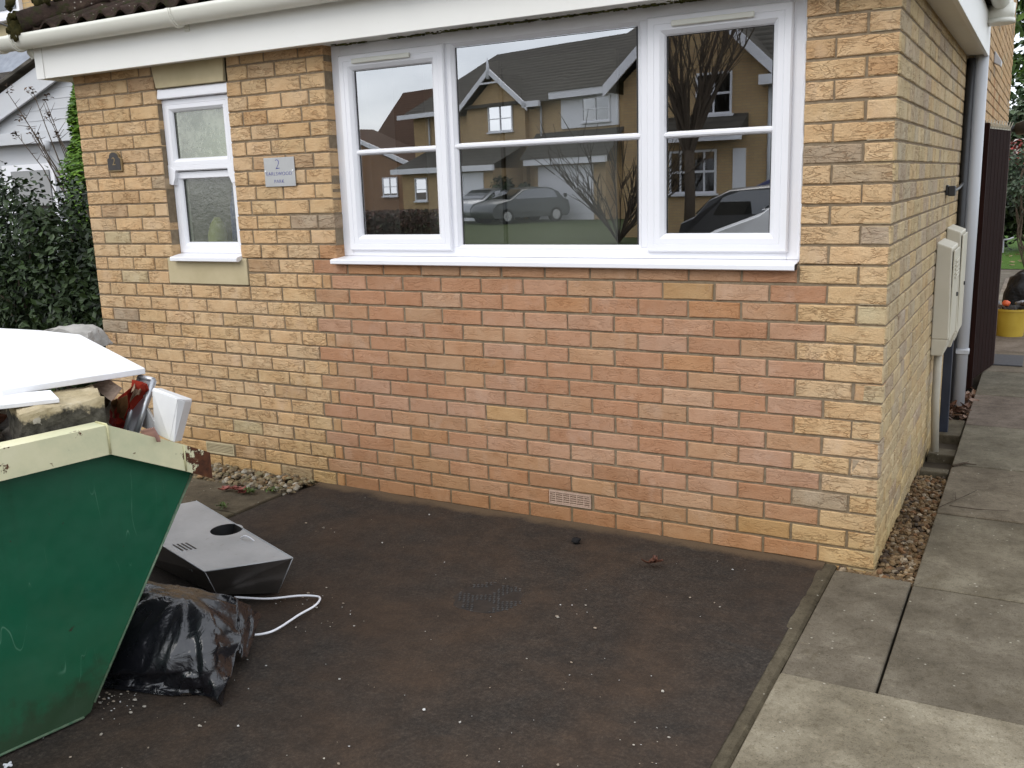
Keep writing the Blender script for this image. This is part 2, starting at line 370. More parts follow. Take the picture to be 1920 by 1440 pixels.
# ================================================================== THE HOUSE
BX = .220464; CZ = .075; XL = -4.4357; XG = -2.7558; YW = .22399
J = .0047                                              # half a mortar joint
house = thing('brick_house', 'yellow brick house with red brick infill under its wide white window', 'house', (-2.2, 0, 0))
fr_front = lambda s, w, d: Vector((s, -d, w))
fr_side = lambda s, w, d: Vector((d, s, w))
fr_main = lambda s, w, d: Vector((.06+d, s, w))
fb = MB(); rb = MB(); pb = MB()
WIN_L, WIN_R, WIN_B, WIN_T = -2.594, -.3307, 1.2, 2.217
SM_L, SM_R = -3.764, -3.25
VENTS = [(0+1, -1.4375, -1.2225), (1, -3.655, -3.436)]
def course(k, spans):
    """spans: (x0, x1, kind)"""
    w0, w1 = k*CZ+J-.0045, (k+1)*CZ-J-.0045
    dw = rnd(-.001, .001)
    for a, b, kind in spans:
        if b-a < .016: continue
        if k == 1 and any(abs((a+b)/2-(v0+v1)/2) < .1 for _, v0, v1 in VENTS): continue
        tgt = pb if a >= -1.5*BX-.001 else rb if kind in 'ro' and a < -.3 and k < 16 else fb
        add_brick(tgt, fr_front, a+J+rnd(-.0015, .0015), b-J+rnd(-.0015, .0015), w0+dw, w1+dw, brick_col(kind))
for k in range(-1, 30):
    odd = k % 2 == 1
    top = k >= 16
    sp = []
    # right pier / corner
    if odd: sp += [(-.5*BX, 0, 'y' if random.random() < .65 else 'o'), (-1.5*BX, -.5*BX, 'y')]
    else:
        sp += [(-BX, 0, 'y')]
        if top: sp += [(-1.5*BX, -BX, 'y')]
    if not top:                                       # red infill
        x = -1.5*BX if odd else -BX
        while x-BX > XG-.02:
            if k == 15 and x < WIN_L+.0: break
            sp.append((x-BX, x, 'r')); x -= BX
        if not odd:
            sp.append((x-.058, x, 'o'))
            xe = x-.058
            sp.append((XL+7*YW, xe, 'y'))
    if k >= 15 and k <= 16:
        pass
    # left section
    if k < 14:
        x = XL+(YW/2 if odd else 0)
        if odd: sp.append((XL, x, 'y'))
        for i in range(7): sp.append((x+i*YW, x+(i+1)*YW, 'y'))
    elif k in (14, 15):                                # either side of the stone cill
        if k == 14: sp += [(XL, XL+YW, 'y'), (XL+YW, XL+2*YW, 'y'), (XL+2*YW, -3.812, 'y'), (-3.208, -3.09, 'y'), (-3.09, -2.868, 'y')]
        else: sp += [(XL, XL+YW/2, 'y'), (XL+YW/2, XL+1.5*YW, 'y'), (XL+1.5*YW, XL+2.3*YW, 'y'), (XL+2.3*YW, -3.812, 'y'), (-3.208, -2.985, 'y'), (-2.985, XG, 'y')]
    else:
        if k < 28 or True:
            w = SM_L-XL; u = w/3
            if k < 28:
                if odd: sp += [(XL, XL+u/2, 'y'), (XL+u/2, XL+1.5*u, 'y'), (XL+1.5*u, XL+2.5*u, 'y'), (XL+2.5*u, SM_L, 'y')]
                else: sp += [(XL, XL+u, 'y'), (XL+u, XL+2*u, 'y'), (XL+2*u, SM_L, 'y')]
                base = SM_R
            else:
                xl = -3.775 if k == 28 else -3.79
                if odd: sp += [(XL, XL+u*.45, 'y'), (XL+u*.45, XL+1.45*u, 'y'), (XL+1.45*u, XL+2.45*u, 'y'), (XL+2.45*u, xl, 'y')]
                else: sp += [(XL, XL+u, 'y'), (XL+u, XL+2*u, 'y'), (XL+2*u, xl, 'y')]
                base = -3.238
            W_ = WIN_L-base
            seqs = {0: [.16, .2, .226, .126], 1: [.1, .165, .226, .165], 2: [.14, .226, .18, .11], 3: [.105, .17, .222, .16]}
            q = seqs[k % 4]; t = sum(q); x = base
            for j, a in enumerate(q):
                a *= W_/t; kd = 'y'
                if j == 3 and (k == 16 or (k in (22, 24) and False)): kd = 'o'
                sp.append((x, x+a, kd)); x += a
    course(k, sp)
fb_o = part(fb, 'front_brickwork', M_BRICK, house, attr='brick'); fb_o['label'] = 'weathered yellow rustic brickwork'
pb_o = part(pb, 'corner_brickwork', M_BRICK, house, attr='brick'); pb_o['label'] = 'yellow brick corner pier right of the wide window'
rb_o = part(rb, 'infill_brickwork', M_BRICK_SMOOTH, house, attr='brick'); rb_o['label'] = 'newer salmon red brick panel under the wide window'
# side wall of the garage, and main house wall behind
sb = MB()
for k in range(-2, 30):
    y = .06 if k % 2 else .11
    w0, w1 = k*CZ+J-.0045, (k+1)*CZ-J-.0045
    add_brick(sb, fr_side, .002+J*0, y-J, w0, w1, brick_col('p'), seg=2, hs=1)
    while y < 3.02:
        e = min(y+random.choice([.1103, .2205, .2205]), 3.045)
        add_brick(sb, fr_side, y+J*.7, e-J*.7, w0, w1, brick_col('p'), seg=3, hs=1); y = e
part(sb, 'side_brickwork', M_BRICK, house, attr='brick')
mbk = MB()
for k in range(-1, 50):
    y = 3.06+(.11 if k % 2 else 0)
    w0, w1 = k*CZ+J-.0045, (k+1)*CZ-J-.0045
    add_brick(mbk, lambda s, w, d: Vector((s, 3.05-d, w)), 0.004, .058, w0, w1, brick_col('p'), seg=2, hs=1)
    if k % 2: add_brick(mbk, fr_main, 3.055, y-J, w0, w1, brick_col('y'), seg=2, hs=1)
    while y < 8.35:
        kd = 'o' if (abs(y-5.0) < .13 and 25 < k < 30) or (abs(y-5.9) < .13 and 23 < k < 29) else 'y'
        add_brick(mbk, fr_main, y+J, y+BX-J, w0, w1, brick_col(kd), seg=2, hs=1); y += BX
part(mbk, 'main_side_brickwork', M_BRICK, house, attr='brick')
mo = MB(); g = .006; e = .005
def mslab(x0, x1, z0, z1): mo.box(x0, x1, g, .1, z0, z1)
mslab(XL+e, XG, -.15, 1.05); mslab(XG, -.1, -.15, 1.2-.004)
mslab(XL+e, -3.81, 1.05, 1.2); mslab(-3.208, XG, 1.05, 1.2-.004)
mslab(XL+e, SM_L-e, 1.2, 2.1); mslab(SM_R+e, WIN_L-e, 1.2, 2.35); mslab(XL+e, -3.78, 2.1, 2.35); mslab(-3.235, SM_R+e, 2.1, 2.35)
mslab(WIN_R+e, -.1, 1.2, 2.35)
mo.box(-.1, -g, g+.0, 3.05, -.15, 2.35)
mo.box(-.05, .06-g, 3.05+g, 8.36, -.15, 3.75)
part(mo, 'mortar', M_MORTAR, house)
# rest of the shell (hidden from the street; keeps the daylight out of the rooms)
sh = MB()
sh.box(XL, XL+.1, .1, 8.36, -.1, 2.35); sh.box(XL, -.05, 3.1, 3.2, -.1, 5.4); sh.box(XL, .05, 8.3, 8.36, -.1, 5.4); sh.box(-.05, .05, 3.06, 8.3, 3.75, 5.4); sh.box(XL, XL+.1, 3.2, 8.3, 2.35, 5.4)
part(sh, 'rear_walls', M_STONE, house)
# stone cill and lintel
st = MB()
st.box(-3.81, -3.21, -.004, .1, 1.053, 1.1955)
part(st, 'stone_cill', M_STONE, house, bevel=.004)
st = MB(); st.prism([(-3.757, -.006, 2.103), (-3.257, -.006, 2.103), (-3.236, -.006, 2.35), (-3.80, -.006, 2.35)], (0, .1, 0))
part(st, 'stone_lintel', M_STONE, house, bevel=.003)
# air bricks
M_TERRA = mottled('pink_terracotta', (.40, .27, .20), (.47, .34, .26), 40, .9, spec=.1)
for (k, a, b), (nc, nr, pink) in zip(VENTS, ((6, 5, 1), (1, 6, 0))):
    v = MB(); z0, z1 = CZ+.002, 2*CZ-.008; t = .005
    z0 -= .0; v.box(a+.002, b-.002, .02, .08, z0, z1)
    v.box(a+.002, b-.002, -.002, .02, z0, z0+t); v.box(a+.002, b-.002, -.002, .02, z1-t*1.6, z1)
    for x in [a+.002, b-.002-t]: v.box(x, x+t, -.002, .02, z0+t, z1-t*1.6)
    H = z1-z0-2.6*t
    for j in range(nr):
        zz = z0+t+H*(j+.15)/nr; v.box(a+t+.002, b-t-.002, .0, .014, zz, zz+H/nr*.45)
    for j in range(1, nc):
        xx = a+(b-a)*j/nc; v.box(xx-.0022, xx+.0022, -.001, .015, z0+t, z1-t*1.6)
    o = part(v, 'air_brick', M_TERRA if pink else M_STONE, house)
    o['label'] = 'pinkish air brick grille low in the red infill' if pink else 'beige slotted air brick low in the yellow wall'
# ---------------------------------------------------------------- big window
def casement_ring(mb, x0, x1, z0, z1, y, wd, bead, dep, back=.05):
    """mitred frame: flat face wd wide at y, then a bead sloping in to y+dep"""
    def q(x0, x1, z0, z1, y): return [Vector((x0, y, z0)), Vector((x1, y, z0)), Vector((x1, y, z1)), Vector((x0, y, z1))]
    c = .006
    rings = [q(x0, x1, z0, z1, y+back), q(x0, x1, z0, z1, y+c), q(x0+c, x1-c, z0+c, z1-c, y),
             q(x0+wd*.55, x1-wd*.55, z0+wd*.55, z1-wd*.55, y), q(x0+wd*.58, x1-wd*.58, z0+wd*.58, z1-wd*.58, y+.0025), q(x0+wd*.61, x1-wd*.61, z0+wd*.61, z1-wd*.61, y+.001),
             q(x0+wd, x1-wd, z0+wd, z1-wd, y+.001), q(x0+wd+bead*.75, x1-wd-bead*.75, z0+wd+bead*.75, z1-wd-bead*.75, y+dep*.6), q(x0+wd+bead, x1-wd-bead, z0+wd+bead, z1-wd-bead, y+dep), q(x0+wd+bead, x1-wd-bead, z0+wd+bead, z1-wd-bead, y+back)]
    vs = [v for r in rings for v in r]; fs = []
    for i in range(len(rings)-1):
        for k in range(4): fs.append((i*4+k, i*4+(k+1) % 4, i*4+4+(k+1) % 4, i*4+4+k))
    fs += [tuple((len(rings)-1)*4+k for k in range(4))[:0] or ((len(rings)-1)*4, 0, 1, (len(rings)-1)*4+1)]
    mb.add(vs, fs)
YF = .066
fm = MB()
z0, z1 = 1.2095, 2.216
X0, X1 = -2.606, -.345
fm.box(X0, X0+.062, YF, .13, z0, z1); fm.box(X1-.046, X1, YF, .13, z0, z1)
fm.box(X0+.062, X1-.046, YF, .13, z0, z0+.045); fm.box(X0+.062, X1-.046, YF, .13, z1-.05, z1)
fm.box(-1.962, -1.918, YF, .13, z0+.045, z1-.05); fm.box(-1.0, -.95, YF, .13, z0+.045, z1-.05)
win = part(fm, 'window', M_UPVC, house, bevel=.003); win['label'] = 'wide white three light window'
gl = [(-2.548, -1.944, 1.238, 2.168), (-.968, -.386, 1.238, 2.172)]
for i, (a, b, c, d) in enumerate(gl):
    m = MB(); casement_ring(m, a, b, c, d, YF-.02, .055, .021, .024); part(m, 'casement', M_UPVC, win)
    m = MB(); m.add([(a+.07, YF+.012, c+.07), (b-.07, YF+.012, c+.07), (b-.07, YF+.012, d-.055), (a+.07, YF+.012, d-.055)], [(0, 1, 2, 3)]); part(m, 'pane', M_GLASS, win)
    m = MB()
    for ya in (YF+.0115,):
        xa, xb, za, zb = a+.075, b-.075, c+.075, d-.075; t = .006
        m.box(xa, xa+t, ya-.001, ya, za, zb); m.box(xb-t, xb, ya-.001, ya, za, zb); m.box(xa+t, xb-t, ya-.001, ya, zb-t*.5, zb)
    part(m, 'dark_pane_edge', M_DULL_BLACK, win)  # thin dark strips along the sides and top of the pane
    m = MB(); zc = 1.711; yb = YF-.004
    rings = []
    for x in (a+.058, a+.075, b-.075, b-.058):
        k = .55 if x in (a+.058, b-.058) else 1
        rings.append([Vector((x, yb+.016, zc-.014*k)), Vector((x, yb+.004, zc-.010*k)), Vector((x, yb-.002, zc-.004)), Vector((x, yb-.002, zc+.004)), Vector((x, yb+.004, zc+.010*k)), Vector((x, yb+.016, zc+.014*k))])
    m.sweep(rings, None); part(m, 'glazing_bar', M_UPVC, win)
    # trickle vent on the top rail
    m = MB(); xa, xb = ((-2.455, -2.12), (-.86, -.53))[i]; zc = d-.035
    m.box(xa, xb, YF-.036, YF-.02, zc-.011, zc+.011); part(m, 'trickle_vent', M_GUTTER, win, bevel=.005, segs=3)
# fixed light in the middle
m = MB(); casement_ring(m, -1.922, -.996, 1.243, 2.172, YF-.001, .006, .018, .022, .04); part(m, 'glazing_bead', M_UPVC, win)
m = MB(); m.add([(-1.91, YF+.018, 1.255), (-1.0, YF+.018, 1.255), (-1.0, YF+.018, 2.16), (-1.91, YF+.018, 2.16)], [(0, 1, 2, 3)]); part(m, 'pane', M_GLASS, win)
m = MB(); xa, xb, za, zb = -1.899, -1.019, 1.267, 2.148; ya = YF+.0175; t = .006
m.box(xa, xa+t, ya-.001, ya, za, zb); m.box(xb-t, xb, ya-.001, ya, za, zb); m.box(xa+t, xb-t, ya-.001, ya, zb-t*.5, zb); part(m, 'dark_pane_edge', M_DULL_BLACK, win)
m = MB(); zc = 1.714; yb = YF+.002; rings = []
for x in (-1.915, -1.9, -1.018, -1.003):
    k = .55 if x in (-1.915, -1.003) else 1
    rings.append([Vector((x, yb+.016, zc-.014*k)), Vector((x, yb+.004, zc-.010*k)), Vector((x, yb-.002, zc-.004)), Vector((x, yb-.002, zc+.004)), Vector((x, yb+.004, zc+.010*k)), Vector((x, yb+.016, zc+.014*k))])
m.sweep(rings, None); part(m, 'glazing_bar', M_UPVC, win)
# sill with its nosing
m = MB(); prof = [(.10, 1.2085), (YF-.002, 1.2085), (-.028, 1.199), (-.036, 1.194), (-.036, 1.178), (-.028, 1.174), (-.024, 1.180), (-.004, 1.184), (-.004, 1.196), (.10, 1.200)]
m.sweep([[Vector((x, y, z)) for y, z in prof] for x in (-2.612, -.338)], None); part(m, 'sill', M_UPVC, win)
m = MB(); m.box(-.339, -.3365, -.03, .02, 1.177, 1.199); part(m, 'sill_end', M_DULL_BLACK, win)
m = MB()                                                # sealant bead by the right jamb
pts = [(-.341+rnd(-.002, .002), YF-.004, 1.21+i*.02) for i in range(51)]; m.tube(pts, .006, 6); part(m, 'sealant', M_UPVC, win)
# ---------------------------------------------------------------- small sash window
fm = MB(); a, b = -3.80, -3.215; z0, z1 = 1.2, 2.065; ys = .062
fm.box(a, a+.05, ys, .12, z0, z1); fm.box(b-.075, b-.02, ys, .12, z0, z1); fm.box(a+.05, b-.075, ys, .12, z0, z0+.035); fm.box(a+.05, b-.075, ys, .12, z1-.04, z1)
sw = part(fm, 'window', M_UPVC, house, bevel=.003); sw['label'] = 'narrow white mock sash window'
m = MB(); m.sweep([[Vector((x, y, z)) for y, z in [(.1, 2.1), (.02, 2.1), (.012, 2.094), (.006, 2.062), (.006, 2.05), (.014, 2.046), (.1, 2.05)]] for x in (-3.79, -3.245)], None); part(m, 'drip_head', M_UPVC, sw)
m = MB(); casement_ring(m, a+.028, b-.05, 1.665, 2.045, ys-.028, .05, .018, .022); 
part(m, 'top_sash', M_UPVC, sw)
for x, s in ((a+.032, 1), (b-.054, -1)):                # sash horns
    m = MB(); m.prism([Vector((x, ys-.03, 1.70)), Vector((x, ys-.03, 1.598)), Vector((x+s*.028, ys-.03, 1.592)), Vector((x+s*.045, ys-.03, 1.628)), Vector((x+s*.052, ys-.03, 1.668))], (0, .03, 0)); part(m, 'sash_horn', M_UPVC, sw)
m = MB(); casement_ring(m, a+.034, b-.056, 1.215, 1.685, ys-.006, .045, .018, .02); part(m, 'bottom_sash', M_UPVC, sw)
m = MB(); m.box(a+.07, b-.09, ys-.006, ys+.01, 1.625, 1.668); part(m, 'meeting_rail', M_UPVC, sw, bevel=.003)
for q0, q1, y in ((1.725, 1.985, ys-.004), (1.27, 1.635, ys+.016)):
    m = MB(); m.add([(a+.08, y, q0), (b-.1, y, q0), (b-.1, y, q1), (a+.08, y, q1)], [(0, 1, 2, 3)]); part(m, 'frosted_pane', M_FROST if q0 > 1.5 else M_FROST_LOW, sw)
    m = MB(); xa = a+.094; m.box(xa, xa+.006, y-.003, y-.001, q0, q1); m.box(xa+.01, xa+.014, y-.002, y-.001, q0, q1); part(m, 'dark_pane_edge', M_DULL_BLACK, sw)
m = MB(); m.sweep([[Vector((x, y, z)) for y, z in [(.1, 1.218), (.03, 1.215), (-.034, 1.203), (-.04, 1.198), (-.04, 1.182), (-.03, 1.178), (.0, 1.19), (.1, 1.19)]] for x in (-3.748, -3.243)], None); part(m, 'sill', M_UPVC, sw)
# rooms behind the windows
def room(x0, x1, y0, y1, z0, z1, mat, name):
    r = MB(); v = [(x, y, z) for z in (z0, z1) for y in (y0, y1) for x in (x0, x1)]
    r.add(v, [(0, 1, 3, 2), (4, 6, 7, 5), (2, 3, 7, 6), (0, 2, 6, 4), (1, 5, 7, 3)]); return part(r, name, mat, house)
o = room(-2.75, -.2, .105, 3.0, .02, 2.3, M_ROOM, 'front_room')
m = MB(); m.box(-2.72, -2.5, .2, .42, .03, 2.29); m.box(-2.7, -2.2, 1.0, 1.03, .03, 2.2); m.box(-2.17, -1.5, 1.0, 1.03, .03, 2.2)
part(m, 'room_panels', mottled('white_board_inside', (.6, .58, .54), (.66, .64, .6), 3, .8), house)
room(-4.3, -3.05, .105, 1.9, .6, 2.3, mottled('cloakroom_wall', (.12, .13, .1), (.3, .32, .26), 2, .9), 'cloakroom')
m = MB(); m.box(-4.2, -3.1, .19, .2, 1.7, 2.2); part(m, 'pale_pane_backing', mottled('pale_green_backing', (.62, .66, .5), (.85, .88, .74), 3.2, .9, bump=.4, bscale=9, bdist=.02), house)  # pale panel added behind the upper pane to brighten it
bt = MB(); bt.tube([(-3.56, .15, 1.21), (-3.56, .15, 1.31), (-3.555, .15, 1.37), (-3.55, .15, 1.41)], [.05, .055, .04, .016], 14)
part(bt, 'bottle', mottled('yellow_green_plastic', (.42, .42, .08), (.5, .5, .12), 9, .5), house)
bt = MB(); bt.tube([(-3.40, .15, 1.21), (-3.40, .15, 1.46), (-3.40, .15, 1.52), (-3.40, .15, 1.58)], [.035, .035, .02, .016], 14)
part(bt, 'bottle', mottled('blue_plastic', (.03, .07, .35), (.05, .1, .45), 9, .4), house)
# ---------------------------------------------------------------- eaves
ZS = 2.217
m = MB(); m.box(-4.56, .095, -.095, .0, ZS, ZS+.012); m.box(-4.56, XL, .0, 3.0, ZS, ZS+.012); m.box(-.0, .095, .0, 2.995, ZS, ZS+.012)
m.box(WIN_L-.03, WIN_R+.02, .0, .1, ZS+.0005, ZS+.0125)
part(m, 'soffit', M_SOFFIT, house)
m = MB()
for i in range(40):
    x = -2.5+i*.0925
    if x < -.35: m = MB(); m.box(x-.006, x+.006, -.052, -.045, ZS-.0012, ZS+.004); part(m, 'soffit_vent_hole', M_DULL_BLACK, house)
m = MB()                                                # algae along the joint of soffit and window
for i in range(700):
    x = rnd(-2.55, -.36); 
    if noise.noise(Vector((x*5, 3, 0))) < -.18 and x < -1.8: continue
    y = rnd(.03, .064) if random.random() < .75 else rnd(.01, .066); s = rnd(.003, .008)
    m.box(x-s, x+s*1.5, y-s*.6, y+s*.6, ZS-.004*random.random()-.0016, ZS-.0004, shade(random.choice([(.08, .09, .02), (.12, .12, .03), (.05, .045, .02), (.16, .15, .06)]), .3))
part(m, 'algae', M_CHIP, house, attr='brick')['kind'] = 'stuff'
m = MB(); m.box(-4.565, .118, -.113, -.0955, 2.206, 2.43); m.box(-4.578, -4.5605, -.113, 3.0, 2.206, 2.43); m.box(.0955, .118, -.095, 3.0, 2.206, 2.43)
m.box(-4.584, -4.515, -.118, -.1132, 2.2045, 2.43)
part(m, 'fascia', M_FASCIA, house, bevel=.003)
def gutter(p0, p1, out, r=.056, mat=M_GUTTER, name='gutter'):
    """half-round gutter from p0 to p1; 'out' is the outward direction"""
    p0, p1, out = Vector(p0), Vector(p1), Vector(out); d = (p1-p0).normalized(); up = Vector((0, 0, 1))
    mb = MB(); prof = []
    for R in (r, r-.004):
        rg = [(R*cos(t), 1.34*R*sin(t)) for t in [pi+pi*i/14 for i in range(15)]]
        prof.append(rg)
    loop = prof[0]+prof[1][::-1]
    rings = [[p+out*a+up*b for a, b in loop] for p in (p0, p1)]
    mb.sweep(rings, None, smooth=True)
    for p, s in ((p0, -1), (p1, 1)):                      # stop ends
        a = [p+out*x+up*y for x, y in prof[0]]; mb.prism(a, d*s*.004)
    return mb
gy, gz = -.172, 2.438
g = gutter((-4.86, gy, gz), (.16, gy, gz), (0, -1, 0)); go = part(g, 'gutter', M_GUTTER, house)
for x in (-4.62, -3.36, -2.05, -.8):
    bkt = MB(); n = 14
    for w, rr in ((.016, .0615), (.006, .0645)):
        rings = []
        for xx in (x-w, x+w):
            rings.append([Vector((xx, gy-rr*cos(pi+pi*i/n), gz+1.34*rr*sin(pi+pi*i/n))) for i in range(n+1)]+[Vector((xx, gy-(rr-.006)*cos(pi+pi*i/n), gz+1.34*(rr-.006)*sin(pi+pi*i/n))) for i in range(n, -1, -1)])
        bkt.sweep(rings, None, smooth=True)
    bkt.prism([Vector((x-.016, gy+.05, gz-.03)), Vector((x-.016, gy+.058, gz+.02)), Vector((x-.016, gy+.0725, gz+.02)), Vector((x-.016, gy+.0725, gz-.115)), Vector((x-.016, gy+.05, gz-.085))], (.032, 0, 0))
    part(bkt, 'bracket', M_GUTTER, go)
bkt = MB(); n = 14; x = -4.78; rr = .061
bkt.sweep([[Vector((xx, gy-rr*cos(pi+pi*i/n), gz+1.34*rr*sin(pi+pi*i/n))) for i in range(n+1)]+[Vector((xx, gy-(rr-.006)*cos(pi+pi*i/n), gz+1.34*(rr-.006)*sin(pi+pi*i/n))) for i in range(n, -1, -1)] for xx in (x-.012, x+.012)], None, smooth=True)
part(bkt, 'gutter_joint', M_GUTTER, go)
g2 = part(gutter((.178, -.1, 2.5), (.178, 3.02, 2.5), (1, 0, 0)), 'gutter', M_GUTTER, house)
oz = MB(); oz.tube([(.172, 2.72, 2.46), (.172, 2.72, 2.37)], [.085, .08], 18); oz.tube([(.172, 2.72, 2.38), (.172, 2.72, 2.355)], [.086, .086], 18)
part(oz, 'outlet', M_GUTTER, g2)
dp = MB(); dp.tube([(.078, 3.0, 2.3), (.078, 3.0, 1.2), (.072, 3.0, .01)], .042, 18)
dpo = part(dp, 'downpipe', M_PIPE, house)
cl = MB(); cl.tube([(.0755, 3.0, .36), (.0755, 3.0, .395)], .047, 18); cl.box(.0, .06, 2.985, 3.015, .36, .395); cl.box(.028, .12, 2.948, 2.956, .366, .39)
part(cl, 'pipe_clip', M_PIPE, dpo)
bp = MB(); bp.tube([(.026, 2.95, 2.2), (.024, 2.95, 1.0), (.02, 2.95, .05)], .024, 12); part(bp, 'black_cable_pipe', M_BLACK, house)
# ---------------------------------------------------------------- roof
rf = MB()
ex0, ex1, ey, ez = -4.64, .17, -.2, 2.432; sl = .5
def roof_front():
    pitch = .15; nx = 8; rows = 5; gauge = .32
    for rI in range(rows):
        y0 = ey+rI*gauge*.9; y1 = y0+gauge*1.0
        lift = .018
        x = ex0+ (y0-ey); xe = ex1-(y0-ey)
        cnt = int((xe-x)/pitch*nx); vs = []; th = .014
        for i in range(cnt+1):
            xx = x+(xe-x)*i/cnt; ph = (xx-ex0)/pitch*2*pi
            hgt = .042*(.5+.5*cos(ph))**1.2
            jz = .003*noise.noise(Vector((xx*9, y0*3, 0)))
            za = ez+(y0-ey)*sl+lift+hgt+jz; zb = ez+(y1-ey)*sl+hgt*.8
            jy = .006*noise.noise(Vector((math.floor((xx-ex0)/pitch*.5)*7.3, rI*3.1, 0)))
            vs += [Vector((xx, y0+jy, za-th)), Vector((xx, y0+jy, za)), Vector((xx, y1, zb))]
        fs = []
        for i in range(cnt):
            a = i*3; b = a+3; fs += [(a, b, b+1, a+1), (a+1, b+1, b+2, a+2)]
        rf.add(vs, fs, None, False)
roof_front()
zt = ez+(3.05-ey)*sl; 
rf.add([(ex0+1.2, 1.0, ez+1.2*sl), (ex1-1.2, 1.0, ez+1.2*sl), (-1.6, 3.05, zt), (-2.9, 3.05, zt)], [(0, 1, 2, 3)])
rf.add([(ex0, ey, ez), (ex0+3.2, 3.05, zt), (ex0, 3.05, ez)], [(0, 1, 2)]); rf.add([(ex1, ey, ez), (ex1, 3.05, ez), (ex1-3.2, 3.05, zt)], [(0, 1, 2)])
rf.box(ex0+.06, ex1-.06, -.1, .02, 2.36, 2.425)
roof = part(rf, 'roof', M_TILE, house)
hp = MB()
for sgn, xs in ((1, ex0+.02), (-1, ex1-.02)):
    P0 = Vector((xs+sgn*.06, ey+.03, ez+.04)); D = Vector((sgn, 1, sl)).normalized(); A = Vector((-sgn, 1, 0)).normalized(); B = D.cross(A); B = B if B.z > 0 else -B
    for i in range(7):
        rings = []
        for q, k in ((0, 1.06), (.2, 1.0), (.44, .98)):
            c = P0+D*(i*.42+q); rings.append([c+A*(.1*k*cos(t))+B*(.1*k*sin(t)-.012)*1.0 for t in [pi*j/12-.15*(1-j/6) for j in range(13)]])
        hp.sweep(rings, None, smooth=True)
    part(hp, 'hip_tiles', M_TILE, roof); hp = MB()
mm = MB()                                               # mortar and moss plug under the first hip tile
import itertools
def lump(mb, c, r, seed=0, amp=.3, freq=2.2, nu=14, nv=9, col=None, flat=1.0, smooth=True, M=None):
    c = Vector(c); r = Vector(r) if not isinstance(r, (int, float)) else Vector((r, r, r)); vs = []
    for j in range(nv+1):
        t = pi*j/nv
        for i in range(nu):
            p = 2*pi*i/nu; d = Vector((sin(t)*cos(p), sin(t)*sin(p), cos(t)))
            k = 1+amp*noise.noise(d*freq+Vector((seed*7.1, seed*3.3, seed)))
            q = Vector((d.x*r.x, d.y*r.y, d.z*r.z))*k
            if M: q = M @ q
            vs.append(c+q)
    fs = [(j*nu+i, (j+1)*nu+i, (j+1)*nu+(i+1) % nu, j*nu+(i+1) % nu) for j in range(nv) for i in range(nu)]
    mb.add(vs, fs, col, smooth)
lump(mm, (ex0+.07, ey+.02, ez+.035), (.07, .07, .07), 3, .5, 4, 22, 14)
for i in range(60):
    t = rnd(0, .75); q = Vector((ex0+.06, ey, ez+.09))+Vector((1, 1, sl)).normalized()*t+Vector((rnd(-.08, .08), rnd(-.1, .0), rnd(-.05, .06)))
    lump(mm, q, rnd(.012, .03), i, .5, 3, 7, 5)
part(mm, 'moss_clumps', mottled('roof_moss', (.02, .02, .008), (.06, .05, .018), 40, .95, spec=.05, bump=.8), roof)
hi = MB(); cx, cz = -4.80, 2.565
pts = [Vector((-4.60, -.2, 2.47)), Vector((-4.70, -.215, 2.51)), Vector((-4.762, -.22, 2.535))]
for i in range(15):
    t = i/14; a = -.2+t*4.6; r = .034*(1-t*.62); pts.append(Vector((-4.795+r*cos(a), -.225, 2.54+r*sin(a))))
hi.tube(pts, .005, 7); part(hi, 'hip_iron', M_BLACK, roof)

# ================================================================== THINGS FIXED TO THE WALLS
def text_mesh(body, size, loc, mat, parent, name, ext=.0008, spacing=1.0, thick=0.0):
    c = bpy.data.curves.new(name, 'FONT'); c.body = body; c.size = size; c.align_x = 'CENTER'; c.align_y = 'CENTER'; c.extrude = ext; c.space_character = spacing; c.offset = thick; c.resolution_u = 4
    t = bpy.data.objects.new(name, c); COL.objects.link(t)
    dg = bpy.context.evaluated_depsgraph_get(); me = bpy.data.meshes.new_from_object(t.evaluated_get(dg))
    bpy.data.objects.remove(t)
    me.transform(Matrix.Translation(loc) @ Matrix.Rotation(pi/2, 4, 'X'))
    me.materials.clear(); me.materials.append(mat)
    o = bpy.data.objects.new(name, me); COL.objects.link(o)
    o.parent = parent; o.matrix_parent_inverse = Matrix.Translation(-parent.location); return o
M_SLATE = mottled('slate_black', (.02, .016, .014), (.035, .028, .024), 30, .5, bump=.1)
M_GOLD = mottled('dull_gold_paint', (.2, .14, .06), (.27, .19, .09), 40, .6)
t = thing('house_number_plaque', 'small dark arched plaque with a gold 2 on the brick left of the sash window', 'plaque', (-4.148, 0, 1.69))
def arch(x0, x1, z0, z1, y):
    w = x1-x0; zc = z0+(z1-z0)*.62; pts = [(x0, y, z0), (x1, y, z0), (x1, y, zc), (x1-w*.14, y, zc+.008)]
    for i in range(9):
        a = pi*i/8; pts.append(((x0+x1)/2+w*.36*cos(a), y, zc+.01+(z1-zc-.01)*sin(a)))
    return pts+[(x0+w*.14, y, zc+.008), (x0, y, zc)]
m = MB(); m.prism(arch(-4.206, -4.088, 1.68, 1.792, -.012), (0, .014, 0)); pq = part(m, 'rim', M_GOLD, t, bevel=.002)
m = MB(); m.prism(arch(-4.199, -4.095, 1.688, 1.785, -.0145), (0, .004, 0)); part(m, 'face', M_SLATE, t)
text_mesh('2', .062, (-4.147, -.0152, 1.734), M_GOLD, t, 'numeral')
M_STEEL = mottled('brushed_sign_metal', (.40, .40, .40), (.47, .47, .46), 6, .42, .35)
M_BLUE = mottled('blue_lettering', (.03, .035, .26), (.045, .05, .32), 20, .5)
